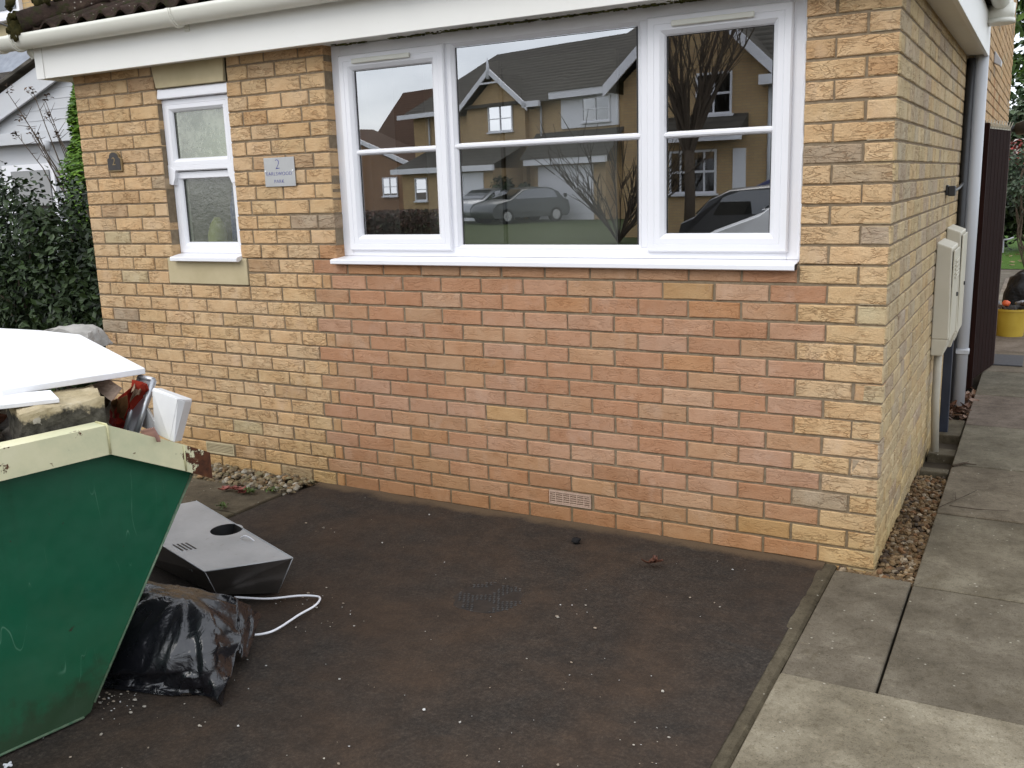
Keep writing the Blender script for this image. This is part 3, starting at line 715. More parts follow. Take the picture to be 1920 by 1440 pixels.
t = thing('address_sign', 'square grey metal address sign with blue lettering between the two windows', 'sign', (-2.922, 0, 1.563))
m = MB(); m.box(-3.024, -2.821, -.008, -.004, 1.563, 1.707); part(m, 'plate', M_STEEL, t, bevel=.0015)
text_mesh('2', .07, (-2.932, -.0085, 1.672), M_BLUE, t, 'numeral', .0006, 1, -.002)
text_mesh('EARLSWOOD', .026, (-2.926, -.0085, 1.626), M_BLUE, t, 'street_name_line', .0006, 1.12, -.0006)
text_mesh('PARK', .026, (-2.928, -.0085, 1.588), M_BLUE, t, 'second_name_line', .0006, 1.12, -.0006)
for x in (-3.016, -2.833):
    m = MB(); m.tube([(x, -.004, 1.641), (x, -.011, 1.641)], .0045, 10); part(m, 'screw_cap', M_UPVC, t)
# utility meter boxes
def meter_box(y0, y1, zt, zb, xd, label, louvres):
    t = thing('meter_box', label, 'meter box', (0, (y0+y1)/2, zb), 'meter boxes on the side wall')
    m = MB(); m.hexa([(.001, y0, zb), (.001, y1, zb), (xd*.72, y1, zb), (xd*.72, y0, zb)][::-1], [(.001, y0, zb+.09), (.001, y1, zb+.09), (xd, y1, zb+.09), (xd, y0, zb+.09)][::-1])
    m.hexa([(.001, y0, zb+.09), (.001, y1, zb+.09), (xd, y1, zb+.09), (xd, y0, zb+.09)][::-1], [(.001, y0, zt), (.001, y1, zt), (xd*.9, y1, zt-.03), (xd*.9, y0, zt-.03)][::-1])
    part(m, 'casing', M_METER, t, bevel=.006)
    m = MB(); m.box(xd*.97, xd*1.05, y0+.03, y1-.03, zb+.08, zt-.045); d = part(m, 'door', M_METER, t, bevel=.004)
    if louvres:
        m = MB()
        for i in range(5): m.box(xd*1.05, xd*1.05+.008, y0+.09, y1-.12, zt-.11-i*.022, zt-.1-i*.022)
        part(m, 'louvre', M_METER, d, bevel=.002)
    m = MB(); m.tube([(xd*1.05, y1-.1, (zb+zt)/2), (xd*1.05+.008, y1-.1, (zb+zt)/2)], .012, 10); part(m, 'lock', M_BLACK, d)
meter_box(1.735, 2.13, 1.165, .56, .085, 'louvred beige meter box on the side wall, nearer to the corner', True)
meter_box(2.27, 2.66, 1.215, .52, .085, 'plain beige meter box on the side wall, nearer to the white downpipe', False)
t = thing('service_pipe', 'pale grey plastic pipe running from the nearer meter box to the ground', 'pipe', (.04, 1.78, 0))
m = MB(); m.tube([(.035, 1.80, .6), (.036, 1.79, .3), (.05, 1.765, .02)], .021, 14); part(m, 'tube', M_GREYPIPE, t)
t = thing('cable_duct', 'dark rectangular cable duct standing below the farther meter box', 'pipe', (.05, 2.3, 0))
m = MB(); m.box(.024, .072, 2.28, 2.335, .0, .6); part(m, 'duct', mottled('dark_blue_plastic', (.012, .016, .028), (.022, .028, .045), 10, .4), t, bevel=.004)
# outside lights
t = thing('wall_light', 'small black sensor light on the side wall above the meter boxes', 'light', (.0, 2.1, 1.4), 'black lights on the side wall')
m = MB(); m.box(.0, .012, 2.06, 2.13, 1.40, 1.455); part(m, 'back_plate', M_BLACK, t, bevel=.003)
m = MB(); m.box(.012, .05, 2.055, 2.10, 1.395, 1.45); part(m, 'lamp_head', M_BLACK, t, bevel=.006)
m = MB(); m.tube([(.02, 2.12, 1.43), (.03, 2.3, 1.42), (.028, 2.6, 1.43), (.024, 2.9, 1.45)], .009, 8); part(m, 'cable', M_BLACK, t)
t = thing('wall_light', 'black lamp on a stalk beyond the open gate', 'light', (.06, 6.6, 1.85), 'black lights on the side wall')
m = MB(); m.tube([(.062, 6.6, 1.88), (.12, 6.58, 1.89), (.2, 6.55, 1.9)], .03, 10); m.tube([(.2, 6.55, 1.89), (.34, 6.5, 1.915)], [.055, .075], 12); part(m, 'lamp_head', M_BLACK, t)
t = thing('vent_cowl', 'small white vent cowl high on the side wall beyond the downpipe', 'vent', (.06, 4.75, 2.36))
m = MB(); m.prism([(.062, 4.7, 2.33), (.11, 4.7, 2.30), (.115, 4.7, 2.34), (.062, 4.7, 2.42)], (0, .12, 0)); part(m, 'hood', M_PIPE, t, bevel=.004)
# the gate, standing open
t = thing('garden_gate', 'dark brown boarded garden gate standing open against the side wall', 'gate', (.12, 3.75, 0))
G0, G1 = Vector((.095, 3.74, .0)), Vector((.218, 4.48, .0)); gd = (G1-G0).normalized(); gn = Vector((gd.y, -gd.x, 0))
m = MB(); n = 7
for i in range(n):
    a = G0+gd*((G1-G0).length*i/n+.003); b = G0+gd*((G1-G0).length*(i+1)/n-.003)
    m.hexa([a+Vector((0, 0, .03)), b+Vector((0, 0, .03)), b-gn*.018+Vector((0, 0, .03)), a-gn*.018+Vector((0, 0, .03))], [a+Vector((0, 0, 1.81)), b+Vector((0, 0, 1.81)), b-gn*.018+Vector((0, 0, 1.81)), a-gn*.018+Vector((0, 0, 1.81))])
part(m, 'boards', M_GATE, t)
m = MB()
for z in (.2, .95, 1.62):
    a, b = G0-gn*.019, G1-gn*.019; m.hexa([a+Vector((0, 0, z)), b+Vector((0, 0, z)), b-gn*.03+Vector((0, 0, z)), a-gn*.03+Vector((0, 0, z))], [a+Vector((0, 0, z+.09)), b+Vector((0, 0, z+.09)), b-gn*.03+Vector((0, 0, z+.09)), a-gn*.03+Vector((0, 0, z+.09))])
m.hexa([G1+Vector((0, 0, .03)), G1+gd*.018+Vector((0, 0, .03)), G1+gd*.018-gn*.05+Vector((0, 0, .03)), G1-gn*.05+Vector((0, 0, .03))], [G1+Vector((0, 0, 1.81)), G1+gd*.018+Vector((0, 0, 1.81)), G1+gd*.018-gn*.05+Vector((0, 0, 1.81)), G1-gn*.05+Vector((0, 0, 1.81))])
part(m, 'frame', mottled('gate_edge_wood', (.05, .028, .02), (.075, .045, .032), 20, .8), t)
m = MB(); q = G1+gd*.02+Vector((0, 0, 1.0)); m.tube([q, q+Vector((.03, .02, .0)), q+Vector((.07, .03, .015))], .006, 8); m.box(q.x-.005, q.x+.008, q.y, q.y+.02, .9, 1.0); part(m, 'latch', M_PIPE, t)
m = MB()
for i in range(9):
    a = G0+gd*((G1-G0).length*(i+.5)/9); 
    for s in (-1, 0, 1): m.tube([a+Vector((0, 0, 1.81)), a+gn*.02*s+gd*.012*s+Vector((0, 0, 1.87))], [.004, .0015], 5)
m.hexa([G0+Vector((0, 0, 1.811)), G1+Vector((0, 0, 1.811)), G1-gn*.03+Vector((0, 0, 1.811)), G0-gn*.03+Vector((0, 0, 1.811))], [G0+Vector((0, 0, 1.818)), G1+Vector((0, 0, 1.818)), G1-gn*.03+Vector((0, 0, 1.818)), G0-gn*.03+Vector((0, 0, 1.818))])
part(m, 'spike_strip', M_METER, t)
t = thing('gate_post', 'dark brown timber gate post fixed behind the white downpipe', 'post', (.1, 3.66, 0))
m = MB(); m.box(.062, .118, 3.6, 3.72, 0, 1.84); part(m, 'post', M_GATE, t, bevel=.004)

# ================================================================== GROUND
def sheet(name, pts, z, mat, kind='structure', sub=0, attr=None):
    m = MB(); m.add([(x, y, z) for x, y in pts], [tuple(range(len(pts)))], (1, 1, 1, 1)); return tag(m.build(name, mat, attr=attr), kind=kind)
sheet('ground', [(-300, -300), (300, -300), (300, 300), (-300, 300)], -.12, M_EARTH)
# driveway as a gently uneven sheet
dv = MB(); nx, ny = 60, 150; vs = []
for j in range(ny+1):
    for i in range(nx+1):
        x = lerp(-2.87, -.188, i/nx); y = lerp(-9.0, .012, j/ny)
        if i == 0 and y > -.25: x = lerp(-2.87, -2.80, (y+.25)/.262)
        z = -.006+.008*noise.noise(Vector((x*1.3, y*1.3, 0)))+.003*noise.noise(Vector((x*6, y*6, 4)))
        d = sqrt((x+1.27)**2+(y+.84)**2); z -= .012*max(0, 1-(d/.17)**4) if d < .17 else 0
        z += .010*max(0, 1-abs(y-.0)/.06)
        vs.append((x, y, z))
dv.add(vs, [(j*(nx+1)+i, j*(nx+1)+i+1, (j+1)*(nx+1)+i+1, (j+1)*(nx+1)+i) for j in range(ny) for i in range(nx)], None, True)
tag(dv.build('driveway', M_TARMAC), kind='structure')
# edging strip
kb = MB(); rings = []
for i in range(400):
    y = lerp(-9, .0, i/399); w = .003*noise.noise(Vector((0, y*4, 1)))
    x0, x1 = -.206+.016*noise.noise(Vector((1, y*5, 2)))+.002*noise.noise(Vector((1, y*19, 2)))-.012*min(1, -y/1.5), -.143; zt = -.008+.005*noise.noise(Vector((3, y*3, 1)))+.003*noise.noise(Vector((3, y*17, 1)))
    rings.append([Vector((x0, y, -.08)), Vector((x1, y, -.08)), Vector((x1+w, y, zt-.004)), Vector((x1-.012+w, y, zt+.002)), Vector((x0+.012, y, zt)), Vector((x0, y, zt-.008))])
kb.sweep(rings, None); tag(kb.build('kerb', M_SLAB_DIRTY, attr='brick'), kind='structure')
# slabs of the side path
sl_ = MB(); jt = .0045; jy = .007
def slab(x0, x1, y0, y1, zt, tone, tilt=0, mb=None):
    (mb or sl_).hexa([(x0+jt, y0+jy, -.07), (x1-jt, y0+jy, -.07), (x1-jt, y1-jy, -.07), (x0+jt, y1-jy, -.07)], [(x0+jt, y0+jy, zt), (x1-jt, y0+jy, zt), (x1-jt, y1-jy, zt+tilt), (x0+jt, y1-jy, zt+tilt)], tone)
T = lambda v: (v*rnd(.96, 1.04), v*rnd(.95, 1.03), v*rnd(.94, 1.03), 1)
ys = [-.995, -.128, .742, 1.553, 2.467, 3.37, 4.25, 5.15, 6.05, 6.95, 7.85]
for i in range(len(ys)-1):
    slab(.15, .765, ys[i], ys[i+1], .016+rnd(-.002, .003), T((.86, .92, 1.0, 1.08, 1.1, 1.15, 1.3, 1.4, 1.4, 1.4)[i])); slab(.765, 1.38, ys[i], ys[i+1], .016+rnd(-.002, .003), T(.98))
slab(-.137, .15, -.995, -.085, .012, T(.86))
slab(-.133, .78, -1.9, -.995, .026, T(1.4)); slab(.78, 1.38, -1.9, -.995, .02, T(1.2))
for j in range(7):
    for i in range(2): slab(-.133+i*.757, .624+i*.757, -1.9-.9*(j+1), -1.9-.9*j, .02+rnd(-.003, .003), T(1.15))
for x0 in (.06, .66, 1.26): 
    for j in range(4): slab(x0, x0+.6, 7.85+.9*j, 8.75+.9*j, .014, T(1.5))
tag(sl_.build('path', M_SLAB, attr='brick', bevel=.004, segs=1), kind='structure')
# paving left of the drive
pv = MB(); 
slab(-3.85, -2.875, -.56, -.225, .004, T(1), 0, pv); slab(-3.85, -2.875, -1.2, -.56, .004, T(.95), 0, pv); slab(-4.8, -3.85, -.56, -.225, .004, T(.9), 0, pv); slab(-4.8, -3.85, -1.2, -.56, .004, T(.9), 0, pv)
for j in range(8): slab(-3.85, -2.875, -2.1-.9*j, -1.2-.9*j, .004, T(.95), 0, pv); slab(-4.8, -3.85, -2.1-.9*j, -1.2-.9*j, .004, T(.95), 0, pv)
tag(pv.build('paving', M_SLAB_DIRTY, attr='brick', bevel=.004, segs=1), kind='structure')
sheet('soil_bed', [(-8, -.25), (-2.8, -.25), (-2.8, .02), (-4.45, .02), (-4.45, 4), (-8, 4)], -.03, M_EARTH)
sheet('soil_strip', [(-.14, -.1), (.16, -.1), (.16, 3.7), (-.14, 3.7)], -.05, M_EARTH)
sheet('lawn', [(-4, 12.9), (9, 12.9), (9, 40), (-4, 40)], .005, M_LAWN)
sheet('patio', [(-4, 8.36), (9, 8.36), (9, 12.9), (-4, 12.9)], -.004, M_SLAB, attr='brick')
# pebbles
def pebbles(name, n, fx, zf, size, label, cols):
    m = MB()
    for i in range(n):
        x, y, zb = fx(); s = rnd(*size); R = Matrix.Rotation(rnd(0, 6.3), 3, 'Z') @ Matrix.Rotation(rnd(-.6, .6), 3, 'X')
        lump(m, (x, y, zb+s*.3), (s, s*rnd(.6, .9), s*rnd(.4, .7)), i*.37, .55, 1.6, 7, 5, shade(random.choice(cols), .25), 1, False, R)
    return tag(m.build(name, M_STONES, attr='brick'), label, 'gravel', kind='stuff')
def left_bed():
    y = rnd(-.225, -.004); xr = -2.86 if y < -.1 else -2.86+.0; x = rnd(-4.4, -2.845-(.25-abs(y))*0.0); return x, y, -.02+.03*random.random()+.02*max(0, 1-abs(y+.1)/.1)
PEB = [(.21, .155, .085), (.26, .20, .115), (.17, .12, .065), (.31, .25, .16), (.25, .155, .075), (.13, .10, .065), (.2, .165, .09), (.36, .32, .25)]
pebbles('gravel_bed', 2000, left_bed, 0, (.008, .021), 'golden gravel strip at the foot of the yellow wall left of the drive', PEB)
def right_bed():
    if random.random() < .12: return rnd(-.13, .14), rnd(-.085, -.012), -.035+.02*random.random()
    return rnd(.0, .15), rnd(-.09, 1.36), -.035+.03*random.random()
pebbles('gravel_bed', 2300, right_bed, 0, (.006, .017), 'brown gravel strip between the side wall and the slab path', [(.17, .105, .05), (.21, .135, .065), (.13, .078, .037), (.25, .17, .09), (.19, .10, .045), (.08, .055, .035), (.31, .24, .16), (.15, .10, .05)])
for y0, y1, x1, zt, lab in ((1.40, 1.475, .148, .012, 'narrow concrete kerb piece across the gravel, nearest to the house corner'), (1.79, 1.92, .15, .0, 'mossy concrete piece behind the foot of the pale service pipe'), (2.22, 2.62, .146, .004, 'long concrete piece beside the foot of the dark cable duct')):
    m = MB(); m.box(.012, x1, y0, y1, -.06, zt, (.75, .74, .66, 1)); o = m.build('concrete_block', M_SLAB, attr='brick', bevel=.006); tag(o, lab, 'concrete block', 'concrete pieces across the side gravel')
# fallen leaves by the downpipe
def leaf_shape(mb, c, L, Wd, rot, col, curl=.3, tilt=0):
    n = 5; vs = []; R = rot
    for i in range(n+1):
        t = i/n; w = Wd*sin(pi*min(1, t*.92+.04))**.8; z = curl*L*((t-.5)**2)
        for s in (-1, 0, 1): vs.append(Vector(c)+R @ Vector((L*(t-.5), w*s*.5, z+abs(s)*Wd*.18)))
    fs = [(i*3+k, i*3+k+1, i*3+3+k+1, i*3+3+k) for i in range(n) for k in range(2)]
    mb.add(vs, fs, col, False)
m = MB()
for i in range(150):
    R = Matrix.Rotation(rnd(0, 6.3), 3, 'Z') @ Matrix.Rotation(rnd(-.7, .7), 3, 'X') @ Matrix.Rotation(rnd(-.7, .7), 3, 'Y')
    leaf_shape(m, (rnd(.01, .16), rnd(2.64, 3.5), rnd(-.03, .03)), rnd(.04, .08), rnd(.02, .045), R, shade(random.choice([(.16, .08, .05), (.1, .05, .03), (.22, .13, .08), (.3, .2, .15)]), .3))
tag(m.build('fallen_leaves', M_LEAF, attr='brick'), 'brown fallen leaves heaped round the foot of the white downpipe', 'leaves', kind='stuff')
# debris on the tarmac: plaster chips and grit
m = MB()
CH = [(.5, .48, .44), (.42, .38, .32), (.55, .54, .52), (.3, .24, .18)]
for i in range(170):
    if random.random() < .55:
        x, y = rnd(-2.6, -.2), rnd(-2.9, -.1)
    else:
        x, y = rnd(-2.0, -.3), rnd(-2.6, -1.1)
    s = .0012+.0035*random.random()**4; 
    if random.random() < .012: s *= 2.0
    R = Matrix.Rotation(rnd(0, 6.3), 3, 'Z')
    lump(m, (x, y, -.002+.008*noise.noise(Vector((x*1.3, y*1.3, 0)))), (s*1.4, s, s*.6), i, .6, 2, 6, 4, shade(random.choice(CH), .2), 1, False, R)
for cx, cy, n in ((-.95, -.82, 8), (-1.9, -1.15, 16), (-1.95, -2.02, 40), (-.85, -2.15, 12), (-.35, -1.55, 8), (-2.35, -.55, 7)):
    for i in range(n):
        s = .0015+.004*random.random()**3; x, y = random.gauss(cx, .06), random.gauss(cy, .045)
        lump(m, (x, y, -.001+.008*noise.noise(Vector((x*1.3, y*1.3, 0)))), (s*1.5, s, s*.5), i, .6, 2, 6, 4, shade(random.choice(CH[1:]), .2), 1, False)
tag(m.build('plaster_crumbs', M_CHIP, attr='brick'), 'white plaster crumbs and grit scattered over the dark tarmac', 'debris', kind='stuff')
# access cover sunk in the tarmac
t = thing('access_cover', 'small round chequered metal cover sunk in the tarmac before the red wall', 'drain cover', (-1.27, -.84, 0))
M_IRON = mottled('worn_iron', (.022, .02, .018), (.045, .038, .033), 30, .55, .4, bump=.3)
m = MB(); m.tube([(-1.27, -.84, -.03), (-1.27, -.84, -.013)], .148, 36); part(m, 'plate', M_IRON, t)
m = MB(); ca, sa = cos(.5), sin(.5)
for i in range(-9, 10):
    for j in range(-9, 10):
        x, y = i*.0165, j*.0165
        if x*x+y*y > .135**2 or noise.noise(Vector((i*.22, j*.22+.6, 2))) > .02-.025*i*.3: continue
        w, h = (.0055, .0028) if (i+j) % 2 else (.0028, .0055)
        X, Y = -1.27+x*ca-y*sa, -.84+x*sa+y*ca
        m.box(X-w, X+w, Y-h, Y+h, -.014, -.0105)
part(m, 'chequer_pattern', mottled('polished_iron', (.05, .05, .05), (.1, .1, .1), 30, .5, .4), t)['kind'] = 'stuff'
# odds and ends on the drive
m = MB(); R = Matrix.Rotation(.7, 3, 'Z')
for k in range(3): leaf_shape(m, (-.815+.014*k, -.337+.006*k, .012+.004*k), .06, .035, Matrix.Rotation(.4+k*1.1, 3, 'Z') @ Matrix.Rotation(.4*k-.3, 3, 'X'), (.13, .055, .035), 1.0)
tag(m.build('dead_leaf', M_LEAF, attr='brick'), 'curled brown dead leaf on the tarmac below the pinkish air brick', 'leaf')
m = MB(); lump(m, (-1.197, -.221, .008), (.02, .016, .014), 5, .7, 2.4, 10, 7, (.012, .011, .011), 1, True)
tag(m.build('tar_lump', M_CHIP, attr='brick'), 'small black lump lying on the tarmac near the red wall', 'lump')
m = MB()
for k in range(16): leaf_shape(m, (-3.117+rnd(-.07, .07), -.33+rnd(-.025, .025), .012+rnd(0, .012)), rnd(.04, .07), rnd(.02, .035), Matrix.Rotation(rnd(0, 6), 3, 'Z') @ Matrix.Rotation(rnd(-.5, .5), 3, 'X'), shade((.27, .09, .07), .25), .6)
tag(m.build('red_leaf_heap', M_LEAF, attr='brick'), 'crumpled reddish leaves on the paving left of the drive', 'leaves')
m = MB()
for cx, cy in ((-3.02, -.31), (-2.98, -.55), (-2.92, -.25)):
    for k in range(26): leaf_shape(m, (cx+rnd(-.035, .035), cy+rnd(-.02, .02), .015+rnd(0, .015)), rnd(.015, .03), rnd(.006, .012), Matrix.Rotation(rnd(0, 6), 3, 'Z') @ Matrix.Rotation(rnd(-.8, .8), 3, 'Y'), shade((.07, .11, .025), .3), .4)
tag(m.build('weeds', M_LEAF, attr='brick'), 'tiny green weeds in the joints of the left paving', 'weeds', kind='stuff')
m = MB(); 
for (a, b) in (((.05, 0, 0), (-.05, 0, 0)),):
    pass
tx = Matrix.Translation((-1.918, -2.383, .004)) @ Matrix.Rotation(.35, 4, 'Z'); m.box(-.013, .013, -.0022, .0022, -.002, .003, None, tx); m.box(-.0022, .0022, .0022, .013, -.002, .003, None, tx); m.box(-.0022, .0022, -.013, -.0022, -.002, .003, None, tx)
tag(m.build('tile_spacer', M_UPVC), 'tiny white plastic cross tile spacer on the tarmac by the skip', 'tile spacer')
m = MB()
for pts in ([(.16, .80, .025), (.22, .92, .03), (.27, 1.0, .04), (.3, 1.1, .035)], [(.2, .84, .025), (.32, .82, .03), (.44, .86, .028)], [(.22, .92, .03), (.21, 1.02, .035)]): m.tube(pts, [.002]*(len(pts)-1)+[.001], 5)
tag(m.build('twig', M_BARK), 'thin dry twig lying across the slab path', 'twig')
m = MB()
for pts in ([(.16, 1.5, .025), (.21, 1.56, .03), (.27, 1.55, .03)], [(.2, 1.54, .028), (.23, 1.6, .03)]): m.tube(pts, [.006]*(len(pts)-1)+[.002], 5)
tag(m.build('bark_scrap', M_BARK), 'dark scrap of bark on the path edge beside the pipes', 'bark')

# ================================================================== SKIP
th = radians(10.8); E1 = Vector((sin(th), cos(th), 0)); NN = Vector((cos(th), -sin(th), 0)); P0 = Vector((-1.935, -2.10, 0))
def sk(s, z, o=0): return P0+E1*s+NN*o+Vector((0, 0, z))
skip = thing('skip', 'green steel waste skip with a peeling cream rim, full of rubble', 'skip', tuple(P0))
def skip_green():
    m = N('green_skip_paint')
    c = m.ramp(m.noise(2.5, 5, .6), [(.3, (.002, .064, .030)), (.7, (.003, .083, .038))])
    sc = m.math('ABSOLUTE', m.math('SUBTRACT', m.noise(4, 2, .4, m.mapping((1, 3.2, .5), (.35, .2, .1)), .3), .5))
    scr = m.math('MULTIPLY', m.ramp(sc, [(0, 1.), (.003, 0.)]), m.ramp(m.noise(5, 3), [(.52, 0.), (.62, .5)])); c = m.mix(scr, c, (.13, .27, .18)); st_ = m.noise(16, 4, .6, m.mapping((1, 1, .06))); c = m.mix(m.math('MULTIPLY', m.ramp(st_, [(.54, 0.), (.7, .55)]), m.ramp(m.sep()[2], [(.15, .2), (.8, 1.)])), c, m.mix(1., c, (.7, .75, .7), 'MULTIPLY')); fade = m.ramp(m.noise(6, 6, .7), [(.5, 0.), (.72, .16)]); c = m.mix(fade, c, (.01, .12, .06))
    z = m.sep()[2]
    dirt = m.ramp(m.math('ADD', z, m.math('MULTIPLY', m.noise(8, 6, .7), .5)), [(.30, 1.), (.40, 0.)]); c = m.mix(m.math('MULTIPLY', dirt, .85), c, (.012, .018, .008))
    gr = m.math('MULTIPLY', m.ramp(m.math('ADD', z, m.math('MULTIPLY', m.noise(5, 5, .7), .6)), [(.4, 1.), (.7, 0.)]), .25); c = m.mix(gr, c, (.05, .11, .05))
    sp = m.ramp(m.noise(22, 3, .6), [(.71, 0.), (.74, .9)]); c = m.mix(sp, c, (.03, .018, .01))
    m.bump(m.noise(3.5, 3), .3, .03); return m.set(c, m.ramp(m.noise(9, 5, .6), [(.3, .36), (.7, .55)]), 0, .4)
M_SKIP = skip_green()
def rim_mat():
    m = N('cream_rim_paint')
    c = m.ramp(m.noise(5, 6, .65), [(.3, (.50, .51, .33)), (.55, (.63, .60, .39)), (.8, (.70, .66, .46))])
    e = m.attr('brick', 'Alpha')
    r = m.math('ADD', m.noise(13, 6, .7), m.math('MULTIPLY', e, .24))
    k = m.ramp(r, [(.66, 0.), (.69, 1.)]); rust = m.ramp(m.noise(40, 5, .6), [(.3, (.035, .012, .006)), (.7, (.12, .04, .015))])
    c = m.mix(k, c, rust); m.bump(m.mix(.5, k, m.noise(40, 4)), .4, .004); return m.set(c, .55, 0, .3)
M_RIM = rim_mat()
TOPZ, LOWZ, SP, SE, SB = .80, .655, .135, .425, -.95
W_ = 1.25
def side_pts(o): return [sk(SB, .0, o), sk(-.025, 0, o), sk(.0, .012, o), sk(.014, .04, o), sk(SE, LOWZ+.02, o), sk(SP, TOPZ, o), sk(SB-SP, TOPZ, o), sk(SB-SE, LOWZ+.02, o)]
m = MB()
m.prism(side_pts(0), -NN*.006); m.prism(side_pts(-W_), NN*.006)
for q in ((.006, .036, SE, LOWZ+.02), (SB-.006, .036, SB-SE, LOWZ+.02)):
    a, b = sk(q[0], q[1], -.006), sk(q[2], q[3], -.006); m.prism([a, b, b-NN*(W_-.012), a-NN*(W_-.012)], E1*(-.006 if q[0] > -.5 else .006))
m.prism([sk(SB, .004, -.006), sk(0, .004, -.006), sk(0, .004, -W_+.006), sk(SB, .004, -W_+.006)], (0, 0, .006))
part(m, 'body', M_SKIP, skip, bevel=.0015, segs=1)
m = MB()                                               # angle iron along the raked edge and the foot
m.tube([sk(.012, .036, .002), sk(SE-.01, LOWZ, .002)], .0035, 6); m.tube([sk(-.025, .004, .002), sk(SB, .004, .002)], .004, 6)
part(m, 'edge_weld', mottled('edge_paint', (.05, .13, .07), (.16, .2, .13), 50, .6), skip)
def rim(p, q, e=.0, h=.088, ou=.045):
    """box-section rim between two points of the top edge (given as s, z of its lower edge)"""
    segs = 8
    for o0, sg in ((0.001, 1),):
        rings = []
        for i in range(segs+1):
            t = i/segs; s, z = lerp(p[0], q[0], t), lerp(p[1], q[1], t)
            rings.append([sk(s, z, o0), sk(s, z, ou), sk(s, z+h, ou), sk(s, z+h, o0-.03), sk(s, z+h-.008, o0-.03), sk(s, z+h-.008, o0)])
        for i in range(segs):
            k = lerp(e[0], e[1], i/segs)
            m.sweep([rings[i], rings[i+1]], None, cap=(i in (0, segs-1)), col=(1, 1, 1, k))
m = MB(); hz = .0
rim((SB-SP, TOPZ-.004), (SP, TOPZ-.004), (.1, .25)); rim((SP, TOPZ-.004), (SE-.055, LOWZ+.028), (.1, .35)); rim((SE-.055, LOWZ+.028), (SE+.035, LOWZ-.02), (.4, 1.3))
rim((SB-SE-.035, LOWZ-.02), (SB-SP, TOPZ-.004), (.5, .2))
part(m, 'rim', M_RIM, skip, attr='brick', weld=True)
M_WELD = mottled('cream_weld', (.5, .48, .26), (.6, .56, .33), 50, .6)
for wp, wr in (([sk(SP, TOPZ-.002, .0465), sk(SP, TOPZ+.082, .0465), sk(SP, TOPZ+.086, .04), sk(SP, TOPZ+.085, -.02)], .0035), ([sk(SE-.055, LOWZ+.03, .0465), sk(SE-.055, LOWZ+.112, .0465)], .003)):
    m = MB(); m.tube(wp, wr, 6); part(m, 'rim_weld', M_WELD, skip)
m = MB()                                               # far rim, seen through the load only
for a, b in (((SB-SP, TOPZ-.004), (SP, TOPZ-.004)), ((SP, TOPZ-.004), (SE+.03, LOWZ-.02))):
    m.hexa([sk(*a, -W_-.04), sk(*b, -W_-.04), sk(*b, -W_), sk(*a, -W_)], [sk(a[0], a[1]+.08, -W_-.04), sk(b[0], b[1]+.08, -W_-.04), sk(b[0], b[1]+.08, -W_), sk(a[0], a[1]+.08, -W_)])
part(m, 'far_rim', M_RIM, skip, attr='brick')
for se in (SE, SB-SE):
    d_ = .03 if se > 0 else -.03; m = MB(); a, b = sk(se, LOWZ+.012, -.02), sk(se, LOWZ+.012, -W_+.02); m.hexa([a, b, b+E1*d_, a+E1*d_], [p+Vector((0, 0, .055)) for p in (a, b, b+E1*d_, a+E1*d_)]); part(m, 'end_rim', M_RIM, skip, attr='brick')
# ---- what lies in the skip
def board_mat():
    m = N('white_board'); c = m.ramp(m.noise(5, 6, .7), [(.3, (.66, .65, .64)), (.65, (.78, .78, .79))])
    d = m.math('MULTIPLY', m.ramp(m.noise(19, 5, .7), [(.6, 0.), (.7, .6)]), m.ramp(m.noise(3, 3), [(.48, 0.), (.58, 1.)])); c = m.mix(d, c, (.42, .36, .27))
    e = m.ramp(m.voro(17), [(.03, .8), (.06, 0.)]); c = m.mix(m.math('MULTIPLY', e, m.ramp(m.noise(6, 2), [(.5, 0.), (.55, 1.)])), c, (.2, .19, .18))
    m.bump(m.noise(60, 5, .7), .2, .003); return m.set(c, .85, 0, .15)
M_PLASTER = board_mat()
m = MB(); pts = [Vector((-2.0550, -1.6653, .985)), Vector((-2.8775, -1.2907, 1.0)), Vector((-3.1706, -1.2634, 1.0)), Vector((-3.6301, -1.2919, 1.0)), Vector((-2.8589, -2.0747, .99)), Vector((-2.2129, -2.0652, .985))]
pts[5] = Vector((-2.1941, -2.0741, .985)); pts = [pts[0], pts[1], pts[2], pts[3], pts[4], pts[5]]
poly = [(p.x, p.y, p.z) for p in pts]
m.prism([p-Vector((0, 0, .0)) for p in [Vector(q) for q in poly]], (0, 0, -.02)); o = m.build('plasterboard_sheet', M_PLASTER, bevel=.0025, ang=50); tag(o, 'large white sheet of board lying on top of the rubble in the skip', 'board')
m = MB(); a, b, c, d = Vector((-2.3896, -2.0302, .925)), Vector((-2.2637, -1.8598, .925)), Vector((-2.1682, -1.9057, .925)), Vector((-2.2529, -2.0991, .925))
a, b, c, d = Vector((-2.2758, -2.1278, .967)), Vector((-2.1260, -1.9611, .967)), Vector((-1.9952, -2.0266, .965)), Vector((-2.1153, -2.1955, .965))
m.prism([a, b, c, d], (0, 0, -.013)); tag(m.build('plasterboard_offcut', M_PLASTER, bevel=.002), 'narrow white board offcut under the large sheet in the skip', 'board')
